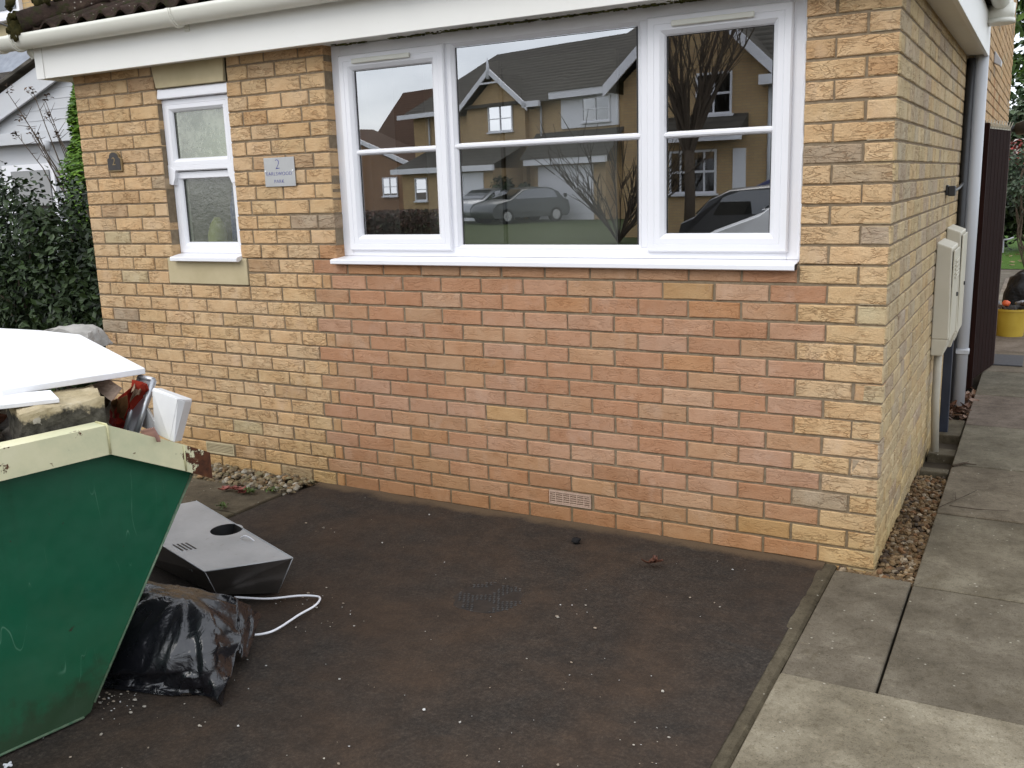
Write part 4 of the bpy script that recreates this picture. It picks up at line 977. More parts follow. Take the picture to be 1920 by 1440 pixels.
def rubble_mat():
    m = N('old_render_block'); c = m.ramp(m.noise(9, 6, .7), [(.35, (.36, .29, .17)), (.6, (.48, .40, .26)), (.8, (.55, .5, .38))])
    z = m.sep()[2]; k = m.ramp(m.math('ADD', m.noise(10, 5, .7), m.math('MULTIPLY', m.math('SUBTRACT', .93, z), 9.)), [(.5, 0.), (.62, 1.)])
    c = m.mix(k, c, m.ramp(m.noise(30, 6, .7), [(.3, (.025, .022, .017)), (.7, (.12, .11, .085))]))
    w = m.ramp(m.noise(14, 4, .6), [(.66, 0.), (.69, 1.)]); c = m.mix(w, c, (.42, .38, .31))
    m.bump(m.noise(50, 6, .75), .8, .012); return m.set(c, .95, 0, .1)
def rough_block(mb, bot, top, n=9, amp=.012, seed=0):
    """a broken block: eight corners, roughened faces"""
    c = [Vector(p) for p in bot]+[Vector(p) for p in top]
    def tri(u, v, w): 
        l0 = c[0].lerp(c[1], u); l1 = c[3].lerp(c[2], u); a = l0.lerp(l1, v)
        h0 = c[4].lerp(c[5], u); h1 = c[7].lerp(c[6], u); b = h0.lerp(h1, v); return a.lerp(b, w)
    bm_v = {}; vs = []; fs = []
    def vid(i, j, k):
        if (i, j, k) not in bm_v:
            p = tri(i/n, j/n, k/n); d = Vector((noise.noise(p*14+Vector((seed, 0, 0))), noise.noise(p*14+Vector((0, seed+5, 0))), noise.noise(p*14+Vector((0, 0, seed+9)))))
            d += .6*Vector((noise.noise(p*40), noise.noise(p*40+Vector((3, 3, 3))), noise.noise(p*40+Vector((7, 1, 2)))))
            ed = sum(1 for q in (i, j, k) if q in (0, n)); cen = tri(.5, .5, .5)
            bm_v[(i, j, k)] = len(vs); vs.append(p+d*amp+(cen-p)*(.03 if ed > 1 else 0))
        return bm_v[(i, j, k)]
    for a in range(n):
        for b in range(n):
            for k in (0, n):
                fs.append((vid(a, b, k), vid(a+1, b, k), vid(a+1, b+1, k), vid(a, b+1, k))); fs.append((vid(a, k, b), vid(a+1, k, b), vid(a+1, k, b+1), vid(a, k, b+1))); fs.append((vid(k, a, b), vid(k, a+1, b), vid(k, a+1, b+1), vid(k, a, b+1)))
    mb.add(vs, fs)
m = MB()
A, B_, C_, D_ = Vector((-2.0135, -2.1498, .945)), Vector((-1.9424, -1.9137, .955)), Vector((-2.1485, -1.8004, .955)), Vector((-2.2272, -2.0449, .945))
dn = Vector((.0, .0, -.14))
rough_block(m, [A+dn, B_+dn+Vector((.02, -.01, 0)), C_+dn, D_+dn], [A, B_, C_, D_], 12, .009)
tag(m.build('masonry_lump', rubble_mat()), 'thick beige topped lump of old masonry under the white board in the skip', 'rubble')
m = MB()
for i in (0,):
    q = Vector((-3.0365, -1.2674, 1.0))+Vector((-.28, .24, -.062)); rough_block(m, [q+Vector((-.16, -.08, -.06)), q+Vector((.12, .02, -.06)), q+Vector((.08, .16, -.06)), q+Vector((-.14, .1, -.06))], [q+Vector((-.1, -.06, .03)), q+Vector((.1, .02, .012)), q+Vector((.06, .12, .02)), q+Vector((-.08, .09, .04))], 8, .012, 3)
tag(m.build('concrete_lump', mottled('grey_concrete', (.28, .27, .25), (.42, .4, .37), 9, .9, spec=.1, bump=.5)), 'pale grey concrete lump poking out behind the white sheet in the skip', 'rubble')
m = MB(); random.seed(11)
for i in range(70):
    s, o, z = rnd(SB-.15, .12), rnd(-W_+.16, -.16), rnd(.66, .84); lump(m, sk(s, z, o), (rnd(.05, .11), rnd(.05, .1), rnd(.03, .07)), i, .7, 2, 8, 6, shade(random.choice([(.2, .16, .11), (.09, .08, .07), (.3, .25, .18), (.22, .1, .06), (.4, .38, .35)]), .2), 1, False, Matrix.Rotation(rnd(0, 6), 3, 'Z'))
for i in range(40):
    s, o = rnd(SB, .0), rnd(-W_+.26, -.26); lump(m, sk(s, .58, o), (.16, .16, .09), i+90, .6, 2, 8, 6, shade((.12, .1, .08), .3), 1, False)
for i in range(150):                                    # the heap that carries the sheets and lumps on top
    s, o = rnd(-.75, .36), rnd(-1.12, -.12); top = .90 if (s < .3 and o < -.34) else .79
    if o < -.3 and s > .12: top = .86
    for z in (rnd(.5, .66), rnd(.66, top-.06)):
        lump(m, sk(min(s, (z-.1)*.55), z, o), (rnd(.06, .1), rnd(.06, .1), rnd(.04, .06)), i+200, .6, 2, 8, 6, shade(random.choice([(.2, .16, .11), (.09, .08, .07), (.3, .25, .18), (.2, .1, .06), (.34, .32, .29)]), .2), 1, False, Matrix.Rotation(rnd(0, 6), 3, 'Z'))
tag(m.build('rubble_fill', M_STONES, attr='brick'), 'broken rubble heaped in the green skip', 'rubble', kind='stuff')
# torn red and brown sack
m = MB(); base = Vector((-1.9584, -1.8478, .84))
def card(mb, P, th, col, n=6, amp=.02, seed=0):
    """bent sheet from four corners"""
    a, b, c, d = P; vs = []
    nn_ = (b-a).cross(d-a).normalized()
    for j in range(n+1):
        for i in range(n+1):
            p = a.lerp(b, i/n).lerp(d.lerp(c, i/n), j/n); k = amp*noise.noise(Vector((i*.55, j*.55, seed)))+amp*.7*sin(i/n*pi); vs.append(p+nn_*k)
    nv = len(vs); vs2 = vs+[v-nn_*th for v in vs]; q = n+1
    fs = [(j*q+i, j*q+i+1, (j+1)*q+i+1, (j+1)*q+i) for j in range(n) for i in range(n)]; fs += [tuple(nv+k for k in f[::-1]) for f in fs]
    ed = [i for i in range(q)]+[j*q+n for j in range(1, q)]+[n*q+i for i in range(n-1, -1, -1)]+[j*q for j in range(n-1, 0, -1)]
    fs += [(ed[k], ed[(k+1) % len(ed)], nv+ed[(k+1) % len(ed)], nv+ed[k]) for k in range(len(ed))]
    mb.add(vs2, fs, col)
card(m, [Vector((-2.1831, -1.7116, .80)), Vector((-2.0856, -1.7334, .80)), Vector((-2.0364, -1.7265, .945)), Vector((-1.9766, -1.8401, .93))], .003, (.33, .025, .012), 6, .02, 2)
card(m, [Vector((-2.2324, -1.6852, .83)), Vector((-2.0901, -1.7437, .82)), Vector((-1.9735, -1.8150, .93)), Vector((-2.0122, -1.8308, .92))], .003, (.16, .075, .03), 6, .015, 5)
card(m, [Vector((-2.0735, -1.7433, .80)), Vector((-2.1060, -1.6762, .83)), Vector((-1.9680, -1.7435, .95)), Vector((-2.0358, -1.7312, .96))], .003, (.30, .03, .015), 7, .03, 8)
card(m, [Vector((-2.0045, -1.7694, .93)), Vector((-1.9974, -1.7437, .92)), Vector((-2.0077, -1.7058, .95)), Vector((-2.0490, -1.7105, .955))], .003, (.25, .17, .11), 6, -.03, 9)
card(m, [Vector((-2.2142, -1.7053, .79)), Vector((-2.0894, -1.7415, .78)), Vector((-2.1127, -1.7226, .84)), Vector((-2.1875, -1.7158, .85))], .003, (.22, .015, .012), 6, .012, 12)
tag(m.build('torn_sack', M_CHIP, attr='brick'), 'torn red and brown paper sack stuffed between the rubble in the skip', 'sack')
m = MB(); card(m, [Vector((-2.2341, -1.7426, .93)), Vector((-2.0746, -1.7939, .90)), Vector((-2.0964, -1.7356, .93)), Vector((-2.1258, -1.7551, .96))], .006, (.33, .25, .19), 3, .003, 3)
tag(m.build('hardboard_offcut', M_CHIP, attr='brick'), 'flat brown hardboard offcut beside the torn red sack in the skip', 'board')
m = MB(); a, b, c, d = Vector((-2.0563, -1.7657, .80)), Vector((-1.9892, -1.7816, .80)), Vector((-1.9913, -1.6894, .955)), Vector((-2.0825, -1.6678, .955))
card(m, [a, b, c, d], .012, (.42, .43, .45), 2, .0, 1)
for p, q in ((b, c), (d, c), (a, d)): m.tube([p, q], .008, 8, True, (.5, .51, .53))
tag(m.build('metal_tray', mottled('zinc_tray', (.42, .43, .45), (.52, .53, .55), 9, .35, .7)), 'grey metal tray edge standing on end in the skip', 'tray')
m = MB()
f0, f1, f2, f3 = Vector((-1.8933, -1.7814, .775)), Vector((-1.8205, -1.7910, .775)), Vector((-1.8154, -1.7254, .905)), Vector((-1.9300, -1.7405, .935))
bk = -E1*.0+Vector((-.09, .10, .0))
def inter(a, b, t): return a.lerp(b, t)
base_d = Vector((-.05, .075, -.02))
m.prism([Vector((-1.9310, -1.7580, .80)), Vector((-1.8419, -1.7784, .79)), Vector((-1.8134, -1.7548, .92)), Vector((-1.9250, -1.7545, .94))], base_d*.25)
m.prism([Vector((-1.8419, -1.7784, .79)), Vector((-1.8244, -1.7756, .786)), Vector((-1.8154, -1.7254, .905)), Vector((-1.8134, -1.7548, .92))], base_d*.9)
m.prism([Vector((-1.9250, -1.7545, .94)), Vector((-1.8134, -1.7548, .92)), Vector((-1.8154, -1.7254, .905)), Vector((-1.8157, -1.7264, .912)), Vector((-1.9268, -1.7461, .945))], base_d*.9)
m.prism([Vector((-2.0426, -1.7161, .80)), Vector((-1.9277, -1.7567, .80)), Vector((-1.9228, -1.7617, .84)), Vector((-1.9909, -1.7289, .87))], base_d*.25)
tag(m.build('white_box', mottled('white_chipped_panel', (.62, .62, .62), (.7, .7, .69), 8, .5), bevel=.002), 'white open box panel leaning out over the skip rim', 'box')
m = MB(); a, b, c, d = Vector((-1.9067, -1.8279, .83)), Vector((-1.8303, -1.8378, .85)), Vector((-1.8171, -1.8330, .82)), Vector((-1.8881, -1.8221, .81))
for i in range(8):
    t0, t1 = i/8, (i+.6)/8; m.prism([a.lerp(b, t0), a.lerp(b, t1), d.lerp(c, t1), d.lerp(c, t0)], (0, 0, -.012))
m.prism([p-Vector((0, 0, .006)) for p in (a, b, c, d)], (0, 0, -.012))
tag(m.build('ribbed_tile', mottled('ribbed_terracotta', (.24, .13, .11), (.32, .18, .15), 20, .8)), 'broken brown ribbed tile beside the white box in the skip', 'tile')

# ================================================================== COOKER HOOD, BAG, CABLE
def steel_mat():
    m = N('brushed_steel'); v = m.mapping((2, 90, 90)); n = m.noise(6, 4, .6, v)
    c = m.ramp(m.noise(5, 5, .6), [(.3, (.36, .365, .37)), (.7, (.46, .465, .47))]); d = m.ramp(m.noise(30, 4, .7), [(.6, 0.), (.7, .35)]); c = m.mix(d, c, (.25, .23, .2))
    m.bump(n, .04, .002); return m.set(c, m.ramp(n, [(.3, .45), (.7, .6)]), .4, .5)
hood = thing('cooker_hood', 'stainless steel cooker hood lying upside down on the tarmac against the black bag', 'cooker hood', (-2.4, -1.15, 0))
hz = .172
A = Vector((-2.1388, -1.4356, .168)); B_ = Vector((-1.9277, -1.1937, .168)); C_ = Vector((-2.7745, -0.8847, .182)); dirL = (Vector((-2.5045, -1.3221, .172))-A).normalized(); D_ = A+dirL*.86; D_.z = hz+.01
Ab = Vector((-2.19, -1.345, .03)); Bb = Vector((-2.03, -1.185, .0)); 
sh_ = Bb-Vector((B_.x, B_.y, 0)); Cb = Vector((C_.x+.02, C_.y-.03, .0)); Db = Vector((D_.x+.04, D_.y+.02, .01))
M_STEELB = steel_mat()
m = MB(); m.hexa([Ab, Bb, Cb, Db], [A, B_, C_, D_]); 
# round outlet hole cut by building the top with a ring
m = MB()
hc = Vector((-2.3835, -1.0849, .174)); rad = .066
cor = [A, B_, C_, D_]
def top_plate(mb):
    nseg = 40; u = (B_-A).normalized(); nrm = (B_-A).cross(D_-A).normalized(); w = nrm.cross(u)
    circ = [hc+rad*(cos(2*pi*i/nseg)*u+sin(2*pi*i/nseg)*w) for i in range(nseg)]
    out = []
    for i in range(nseg):
        d = (circ[i]-hc); best = None
        for k in range(4):
            p, q = cor[k], cor[(k+1) % 4]; e = q-p
            den = d.cross(e).dot(nrm)
            if abs(den) < 1e-9: continue
            t = (p-hc).cross(e).dot(nrm)/den; s = (p-hc).cross(d).dot(nrm)/den
            if t > 0 and -1e-6 <= s <= 1+1e-6 and (best is None or t < best): best = t
        out.append(hc+d*best)
    vs = circ+out; fs = []
    for i in range(nseg):
        j = (i+1) % nseg; fs.append((i, j, nseg+j, nseg+i))
        for k in range(4):                              # close the corners
            c = cor[k]
            di, dj = out[i]-hc, out[j]-hc; dc = c-hc
            if di.cross(dc).dot(nrm) > 1e-7 and dc.cross(dj).dot(nrm) > 1e-7 and dc.dot(di) > 0: vs.append(c); fs.append((nseg+i, nseg+j, len(vs)-1))
    mb.add(vs, fs)
    pass
top_plate(m)
part(m, 'top_panel', M_STEELB, hood)
m = MB(); lip = Vector((0, 0, -.0015))
q = [p+lip for p in cor]; bt = [Ab, Bb, Cb, Db]
for i in range(4):
    j = (i+1) % 4; m.add([bt[i], bt[j], q[j], q[i]], [(0, 1, 2, 3)])
m.add(bt, [(3, 2, 1, 0)])
part(m, 'side_panels', mottled('dark_glossy_steel', (.17, .155, .14), (.25, .23, .21), 6, .3, .85), hood)
m = MB(); m.tube([A, B_], .0022, 6); m.tube([A, D_], .0022, 6); m.tube([B_, C_], .002, 6); m.tube([A, Ab], .002, 6); m.tube([B_, Bb], .002, 6)
part(m, 'rolled_edge', M_STEELB, hood)
m = MB(); m.tube([hc-Vector((0, 0, .06)), hc-Vector((0, 0, .0015))], rad*1.01, 40, cap=False); m.tube([hc-Vector((0, 0, .062)), hc-Vector((0, 0, .058))], rad*1.02, 40); part(m, 'outlet_void', M_BLACK, hood)  # inner wall and floor coloured black for the shade inside the outlet
m = MB(); u = dirL; w = (B_-A).normalized()
for i in range(4):
    p = A+u*.27+w*(.035+.016*i)+Vector((0, 0, .0022)); q2 = p+u*.09
    m.hexa([p, q2, q2+w*.006, p+w*.006], [p+Vector((0, 0, .0006)), q2+Vector((0, 0, .0006)), q2+w*.006+Vector((0, 0, .0006)), p+w*.006+Vector((0, 0, .0006))])
part(m, 'vent_slots', M_BLACK, hood)
m = MB()
for i in range(5):
    p = A.lerp(Ab, .28)+(D_-A)*(.13+.022*i); nf = -w
    m.tube([p+nf*.0, p+nf*.012], .0055, 10)
part(m, 'control_buttons', M_STEELB, hood)
t = thing('power_cable', 'white power cable looping over the tarmac from the cooker hood to the black bag', 'cable', (-1.95, -1.3, 0))
cp = [(-2.127, -1.316, .02), (-2.055, -1.277, .012), (-2.004, -1.244, .008), (-1.926, -1.181, .008), (-1.862, -1.156, .008), (-1.831, -1.168, .008), (-1.809, -1.225, .008), (-1.811, -1.311, .008), (-1.805, -1.43, .008), (-1.822, -1.479, .008), (-1.858, -1.514, .012), (-1.90, -1.54, .03)]
def smooth_path(P, k=6):
    P = [Vector(p) for p in P]; o = []
    for i in range(len(P)-1):
        a, b, c, d = P[max(i-1, 0)], P[i], P[i+1], P[min(i+2, len(P)-1)]
        for j in range(k):
            t = j/k; o.append(.5*((2*b)+(c-a)*t+(2*a-5*b+4*c-d)*t*t+(3*b-a-3*c+d)*t**3))
    return o+[P[-1]]
m = MB(); m.tube(smooth_path(cp), .0042, 8); part(m, 'flex', M_UPVC, t)
e = Vector((-2.2325, -1.1348, .176)); m = MB(); m.tube(smooth_path([e+Vector((-.02, .0, .0)), e+Vector((0, .0, .012)), e+Vector((.03, .0, .008)), e+Vector((.045, .02, -.02))]), .003, 7); part(m, 'cable_tail', M_UPVC, t)
# black bin bag
def bag_mat():
    m = N('black_polythene')
    a = m.math('ABSOLUTE', m.math('SUBTRACT', m.noise(7, 3, .5, m.mapping((1, 1, .55), (.3, .5, .2)), .8), .5))
    b = m.math('ABSOLUTE', m.math('SUBTRACT', m.noise(17, 3, .55, m.mapping((1, .6, 1), (.2, .1, .6)), .9), .5))
    h = m.mix(.45, m.ramp(a, [(0, 0.), (.12, 1.)]), m.ramp(b, [(0, 0.), (.1, 1.)])); m.bump(h, .22, .01)
    return m.set(m.ramp(m.noise(6, 4), [(.3, (.0045, .0045, .0065)), (.7, (.010, .010, .0125))]), m.ramp(m.noise(10, 4), [(.35, .2), (.65, .32)]), 0, .8)
M_BAG = bag_mat()
def bag(name, c, ax, r, label, seed, spikes=(), nu=120, nv=80, sq=.62, parent=None):
    """crumpled plastic bag: a squarish pillow with ridged folds"""
    c = Vector(c); ex, eyy, ezz = ax; mb = MB(); vs = []
    for j in range(nv+1):
        t = pi*j/nv
        for i in range(nu):
            p = 2*pi*i/nu
            f = lambda v: math.copysign(abs(v)**sq, v)
            d = Vector((f(sin(t))*f(cos(p)), f(sin(t))*f(sin(p)), f(cos(t))))
            n = Vector((sin(t)*cos(p), sin(t)*sin(p), cos(t)))
            k = 1.
            for fr, am in ((1.2, .085), (2.4, .05), (4.8, .018), (10, .005)):
                v = noise.noise(n*fr+Vector((seed*3.7+fr, seed, fr*2)))
                k += am*(1-2*abs(v)*1.6)*.9-am*.2
            kn = Vector((.35, -.1, .93)); tn = n-kn*n.dot(kn); aa = atan2(tn.dot(Vector((0, 1, 0))), tn.dot(Vector((1, 0, 0)))); ds = 1-n.dot(kn)
            rd = noise.noise(Vector((cos(aa)*3.4, sin(aa)*3.4, seed+ds*.5))); k += .05*(.35-abs(rd)*1.5)*min(1, ds*2.5)+.03*(.3-abs(noise.noise(Vector((cos(aa)*8, sin(aa)*8, seed+ds*.9))))*1.5)*min(1, ds*2)
            q = Vector((d.x*r[0], d.y*r[1], d.z*r[2]))*k
            for sd, ln, pw in spikes:
                sdn = Vector(sd).normalized(); a = max(0, n.dot(sdn)); q += sdn*ln*a**pw
            wv = c+ex*q.x+eyy*q.y+ezz*q.z
            if wv.z < .004: wv.z = .004+.004*random.random()
            vs.append(wv)
    fs = [(j*nu+i, (j+1)*nu+i, (j+1)*nu+(i+1) % nu, j*nu+(i+1) % nu) for j in range(nv) for i in range(nu)]
    mb.add(vs, fs, None, True); return mb
ex = Vector((.874, .484, 0)); ey_ = Vector((-.484, .874, 0)); ezv = Vector((0, 0, 1))
b1 = thing('bin_bag', 'glossy black bin bag slumped on the tarmac between the skip and the cooker hood', 'bin bag', (-1.9, -1.75, 0), 'black bin bags')
BAG_NET = [[(-2.492, -1.696, 0.2), (-2.329, -1.675, 0.205), (-2.166, -1.648, 0.21), (-2.05, -1.622, 0.205), (-1.934, -1.605, 0.2), (-1.833, -1.601, 0.2)], [(-2.382, -1.798, 0.21), (-2.187, -1.795, 0.23), (-2.038, -1.769, 0.24), (-1.911, -1.744, 0.235), (-1.811, -1.706, 0.22), (-1.802, -1.611, 0.17)], [(-2.248, -1.916, 0.15), (-2.079, -1.901, 0.16), (-1.952, -1.873, 0.165), (-1.821, -1.85, 0.17), (-1.731, -1.789, 0.165), (-1.728, -1.672, 0.12)], [(-2.171, -1.994, 0.07), (-2.035, -1.958, 0.075), (-1.914, -1.93, 0.08), (-1.795, -1.898, 0.085), (-1.703, -1.849, 0.09), (-1.696, -1.731, 0.06)], [(-2.173, -2.011, 0.012), (-2.046, -1.968, 0.012), (-1.934, -1.937, 0.012), (-1.822, -1.897, 0.012), (-1.698, -1.867, 0.02), (-1.617, -1.868, 0.03)], [(-2.166, -2.018, 0.002), (-2.029, -1.977, 0.002), (-1.915, -1.948, 0.002), (-1.801, -1.917, 0.002), (-1.708, -1.872, 0.002), (-1.606, -1.891, 0.002)]]
def bag_sheet(net, n=72):
    net = [[Vector(p) for p in row] for row in net]; R_, C_n = len(net), len(net[0])
    def cr(P, t):
        k = min(int(t), len(P)-2); f = t-k; a, b, c, d = P[max(k-1, 0)], P[k], P[k+1], P[min(k+2, len(P)-1)]
        return .5*((2*b)+(c-a)*f+(2*a-5*b+4*c-d)*f*f+(3*b-a-3*c+d)*f**3)
    grid = [[cr([cr(row, i/n*(C_n-1)) for row in net], j/n*(R_-1)) for i in range(n+1)] for j in range(n+1)]
    out = []
    for j in range(n+1):
        for i in range(n+1):
            p = grid[j][i]; du = grid[j][min(i+1, n)]-grid[j][max(i-1, 0)]; dv = grid[min(j+1, n)][i]-grid[max(j-1, 0)][i]; nn = du.cross(dv).normalized(); nn = nn if nn.z > 0 or nn.y < 0 else -nn
            u, v = i/n, j/n; x, y = (u-.62)*1.5, v-.13; ang = atan2(y, x); ds = sqrt(x*x+y*y)      # folds fan out from the gathered top
            f1 = abs(noise.noise(Vector((ang*2.3, ds*1.1, 3.3)))); f2 = abs(noise.noise(Vector((ang*5.5, ds*2.2, 8.1)))); f3 = abs(noise.noise(Vector((u*6+v*3, v*7, 5.5))))
            am = min(1, ds*3)*min(1, (1-v)*7)*min(1, v*6+.3)
            out.append(p+nn*am*(.040*(.33-f1)+.020*(.3-f2)+.010*(.3-f3)))
    return grid, out, n
_, front, n_ = bag_sheet(BAG_NET)
mb = MB(); q = n_+1; fs = [(j*q+i, j*q+i+1, (j+1)*q+i+1, (j+1)*q+i) for j in range(n_) for i in range(n_)]
mb.add(front, fs, None, True)
top = front[:q]; back = [Vector((p.x-.09, p.y+.10, .004)) for p in top]; midb = [p.lerp(b, .5)+Vector((-.03, .05, .03)) for p, b in zip(top, back)]
mb.add(top+midb+back, [(i, i+1, q+i+1, q+i) for i in range(n_)]+[(q+i, q+i+1, 2*q+i+1, 2*q+i) for i in range(n_)], None, True)
for col_ in (0, n_):                                    # close the two ends
    edge = [front[j*q+col_] for j in range(q)]; e0 = [back[col_].lerp(edge[-1], j/(q-1)) for j in range(q)]; k0 = midb[col_]
    mid2 = [p.lerp(b, .5)+(k0-top[col_].lerp(back[col_], .5))*(1-j/(q-1)) for j, (p, b) in enumerate(zip(edge, e0))]
    mb.add(edge+mid2+e0, [(j, j+1, q+j+1, q+j) for j in range(q-1)]+[(q+j, q+j+1, 2*q+j+1, 2*q+j) for j in range(q-1)], None, True)
part(mb, 'sack', M_BAG, b1, weld=True)
m = MB()
nfl = 14; vs = []
fl0, fl1, fl2, fl3 = Vector((-1.8361, -1.5919, .19)), Vector((-1.8194, -1.4867, .085)), Vector((-1.7289, -1.6598, .02)), Vector((-1.7660, -1.6805, .06))
for j in range(nfl+1):
    for i in range(nfl+1):
        p = fl0.lerp(fl1, i/nfl).lerp(fl3.lerp(fl2, i/nfl), j/nfl); p = p+(ey_*-1)*(.03*noise.noise(Vector((i*.35, j*.2, 2)))+.015*noise.noise(Vector((i*.9, j*.5, 7)))); vs.append(p)
q = nfl+1; fs = [(j*q+i, j*q+i+1, (j+1)*q+i+1, (j+1)*q+i) for j in range(nfl) for i in range(nfl)]
m.add(vs+[v+ey_*.004 for v in vs], fs+[tuple(len(vs)+k for k in f[::-1]) for f in fs], None, True); part(m, 'loose_flap', M_BAG, b1)

# ================================================================== VEGETATION AND THINGS FARTHER BACK
def foliage(mb, pts, size, cols, elong=1.6, up=0.0, outward=None):
    for p, nrm in pts:
        s = rnd(*size); d = Vector((rnd(-1, 1), rnd(-1, 1), rnd(-1, 1)+up)).normalized()
        nn_ = (nrm+Vector((rnd(-.8, .8), rnd(-.8, .8), rnd(-.4, .9)))).normalized(); a = nn_.cross(d).normalized(); b = nn_.cross(a)
        L = s*elong; c = shade(random.choice(cols), .3)
        v = [p-a*L*.5, p-a*L*.1+b*s*.5+nn_*s*.12, p+a*L*.5-nn_*s*.15, p-a*L*.1-b*s*.5+nn_*s*.12]
        mb.add(v, [(0, 1, 2), (0, 2, 3)], (*c, 1))
def crown_pts(n, c, r, clumps=26, spread=.3, seed=0, shell=.55):
    rs = random.Random(seed); cs = []
    for i in range(clumps):
        d = Vector((rs.gauss(0, 1), rs.gauss(0, 1), rs.gauss(0, 1))).normalized(); k = shell+(1-shell)*rs.random(); cs.append((Vector((d.x*r[0]*k, d.y*r[1]*k, d.z*r[2]*k)), rs.uniform(.6, 1.2)*spread))
    out = []
    for i in range(n):
        q, s = cs[rs.randrange(clumps)]; d = Vector((rs.gauss(0, 1), rs.gauss(0, 1), rs.gauss(0, 1))).normalized(); k = s*rs.random()**.4
        p = q+d*k; out.append((Vector(c)+p, (d+p.normalized()*.6).normalized()))
    return out
def stems(mb, base, tops, r0, r1, wob=.1):
    for tpt in tops:
        a, b = Vector(base), Vector(tpt); P = [a.lerp(b, i/4)+Vector((rnd(-wob, wob), rnd(-wob, wob), rnd(-wob, wob)*.4))*(1 if 0 < i < 4 else 0) for i in range(5)]
        mb.tube(smooth_path(P, 2), [lerp(r0, r1, i/8) for i in range(9)], 6)
random.seed(5)
bush = thing('hedge_bush', 'dark glossy evergreen bush beside the left end of the house', 'bush', (-5.8, .95, 0))
m = MB(); DG = [(.014, .028, .008), (.024, .045, .012), (.009, .016, .006), (.04, .07, .018), (.055, .085, .035), (.028, .05, .016)]
foliage(m, crown_pts(15000, (-5.85, .85, 1.0), (.95, .7, .68), 60, .3, 2, .5)+crown_pts(7000, (-5.3, .75, .62), (.7, .5, .65), 26, .3, 6, .3)+crown_pts(6500, (-6.6, .7, .85), (.7, .55, .8), 26, .34, 9, .5), (.022, .042), DG, 1.7)
part(m, 'foliage', M_LEAF, bush, attr='brick')
m = MB(); stems(m, (-5.75, .9, -.05), [(-5.75+rnd(-.9, .9), .9+rnd(-.5, .5), rnd(.6, 1.5)) for i in range(18)], .03, .006); part(m, 'stems', M_BARK, bush)
con = thing('conifer', 'bright green narrow conifer rising behind the dark bush', 'tree', (-8.5, 3.2, 0))
m = MB(); pts = []
for i in range(15000):
    z = random.random()**.85*2.75; R = .62*(1-(z/2.85))**.55*(.75+.25*noise.noise(Vector((z*3, 0, 1)))); a = rnd(0, 2*pi); k = (.55+.45*random.random())*(1+.25*noise.noise(Vector((a*2, z*4, 3)))); d = Vector((cos(a), sin(a), .5)); pts.append((Vector((-8.5+R*k*cos(a), 3.2+R*k*sin(a), z)), d.normalized()))
foliage(m, pts, (.014, .028), [(.10, .2, .02), (.14, .27, .025), (.18, .32, .035), (.07, .15, .015)], 4.2, 2.4); part(m, 'foliage', M_LEAF, con, attr='brick')
m = MB(); m.tube([(-8.5, 3.2, -.05), (-8.5, 3.2, 1.2), (-8.5, 3.2, 2.5)], [.06, .04, .01], 8); part(m, 'trunk', M_BARK, con)
sh2 = thing('bare_shrub', 'bare twiggy shrub with a few dead flower heads behind the conifer', 'shrub', (-8.4, 4.2, 0))
m = MB(); tips = []
for i in range(11):
    tp = Vector((-10.15+rnd(-.45, .5), 4.0+rnd(-.4, .4), 2.25+rnd(0, .65))); tips.append(tp); a = Vector((-9.65, 4.1, .9)); P = [a.lerp(tp, k/4)+Vector((rnd(-.08, .08), 0, rnd(-.05, .05))) for k in range(5)]; m.tube(P, [.016, .012, .009, .006, .004], 5)
    for k in range(4): q = P[3].lerp(P[4], rnd(0, 1)); m.tube([q, q+Vector((rnd(-.14, .14), rnd(-.1, .1), rnd(.0, .16)))], [.004, .002], 4)
part(m, 'branches', M_BARK, sh2)
for tp in tips[:16]:
    m = MB(); foliage(m, [(tp+Vector((rnd(-.05, .05), rnd(-.05, .05), rnd(-.04, .05))), Vector((0, 0, 1))) for k in range(14)], (.02, .04), [(.12, .07, .04), (.08, .05, .03)]); part(m, 'dead_flower', M_LEAF, sh2, attr='brick')['kind'] = 'stuff'
# neighbouring house on the left
def bricktex(name, c1, c2, mo_, sc=1.0, rot=None):
    m = N(name); b = m.n.new('ShaderNodeTexBrick'); b.inputs['Color1'].default_value = (*c1, 1); b.inputs['Color2'].default_value = (*c2, 1); b.inputs['Mortar'].default_value = (*mo_, 1)
    b.inputs['Scale'].default_value = sc; b.inputs['Mortar Size'].default_value = .006; b.inputs['Brick Width'].default_value = .225; b.inputs['Row Height'].default_value = .075
    x = m.sep(); cb = m.n.new('ShaderNodeCombineXYZ'); m.link(m.math('ADD', x[0], x[1]), cb.inputs[0]); m.link(x[2], cb.inputs[1]); m.link(cb.outputs[0], b.inputs['Vector'])
    c = m.mix(m.ramp(m.noise(3, 5), [(.35, 0.), (.7, .4)]), b.outputs[0], m.mix(1., b.outputs[0], (.75, .72, .7), 'MULTIPLY'))
    m.bump(b.outputs['Fac'], -.3, .006); return m.set(c, .92, 0, .15)
M_BT_Y = bricktex('far_yellow_brick', (.54, .38, .19), (.48, .32, .17), (.34, .29, .21))
M_BT_R = bricktex('far_brown_brick', (.33, .19, .10), (.27, .15, .09), (.25, .2, .15))
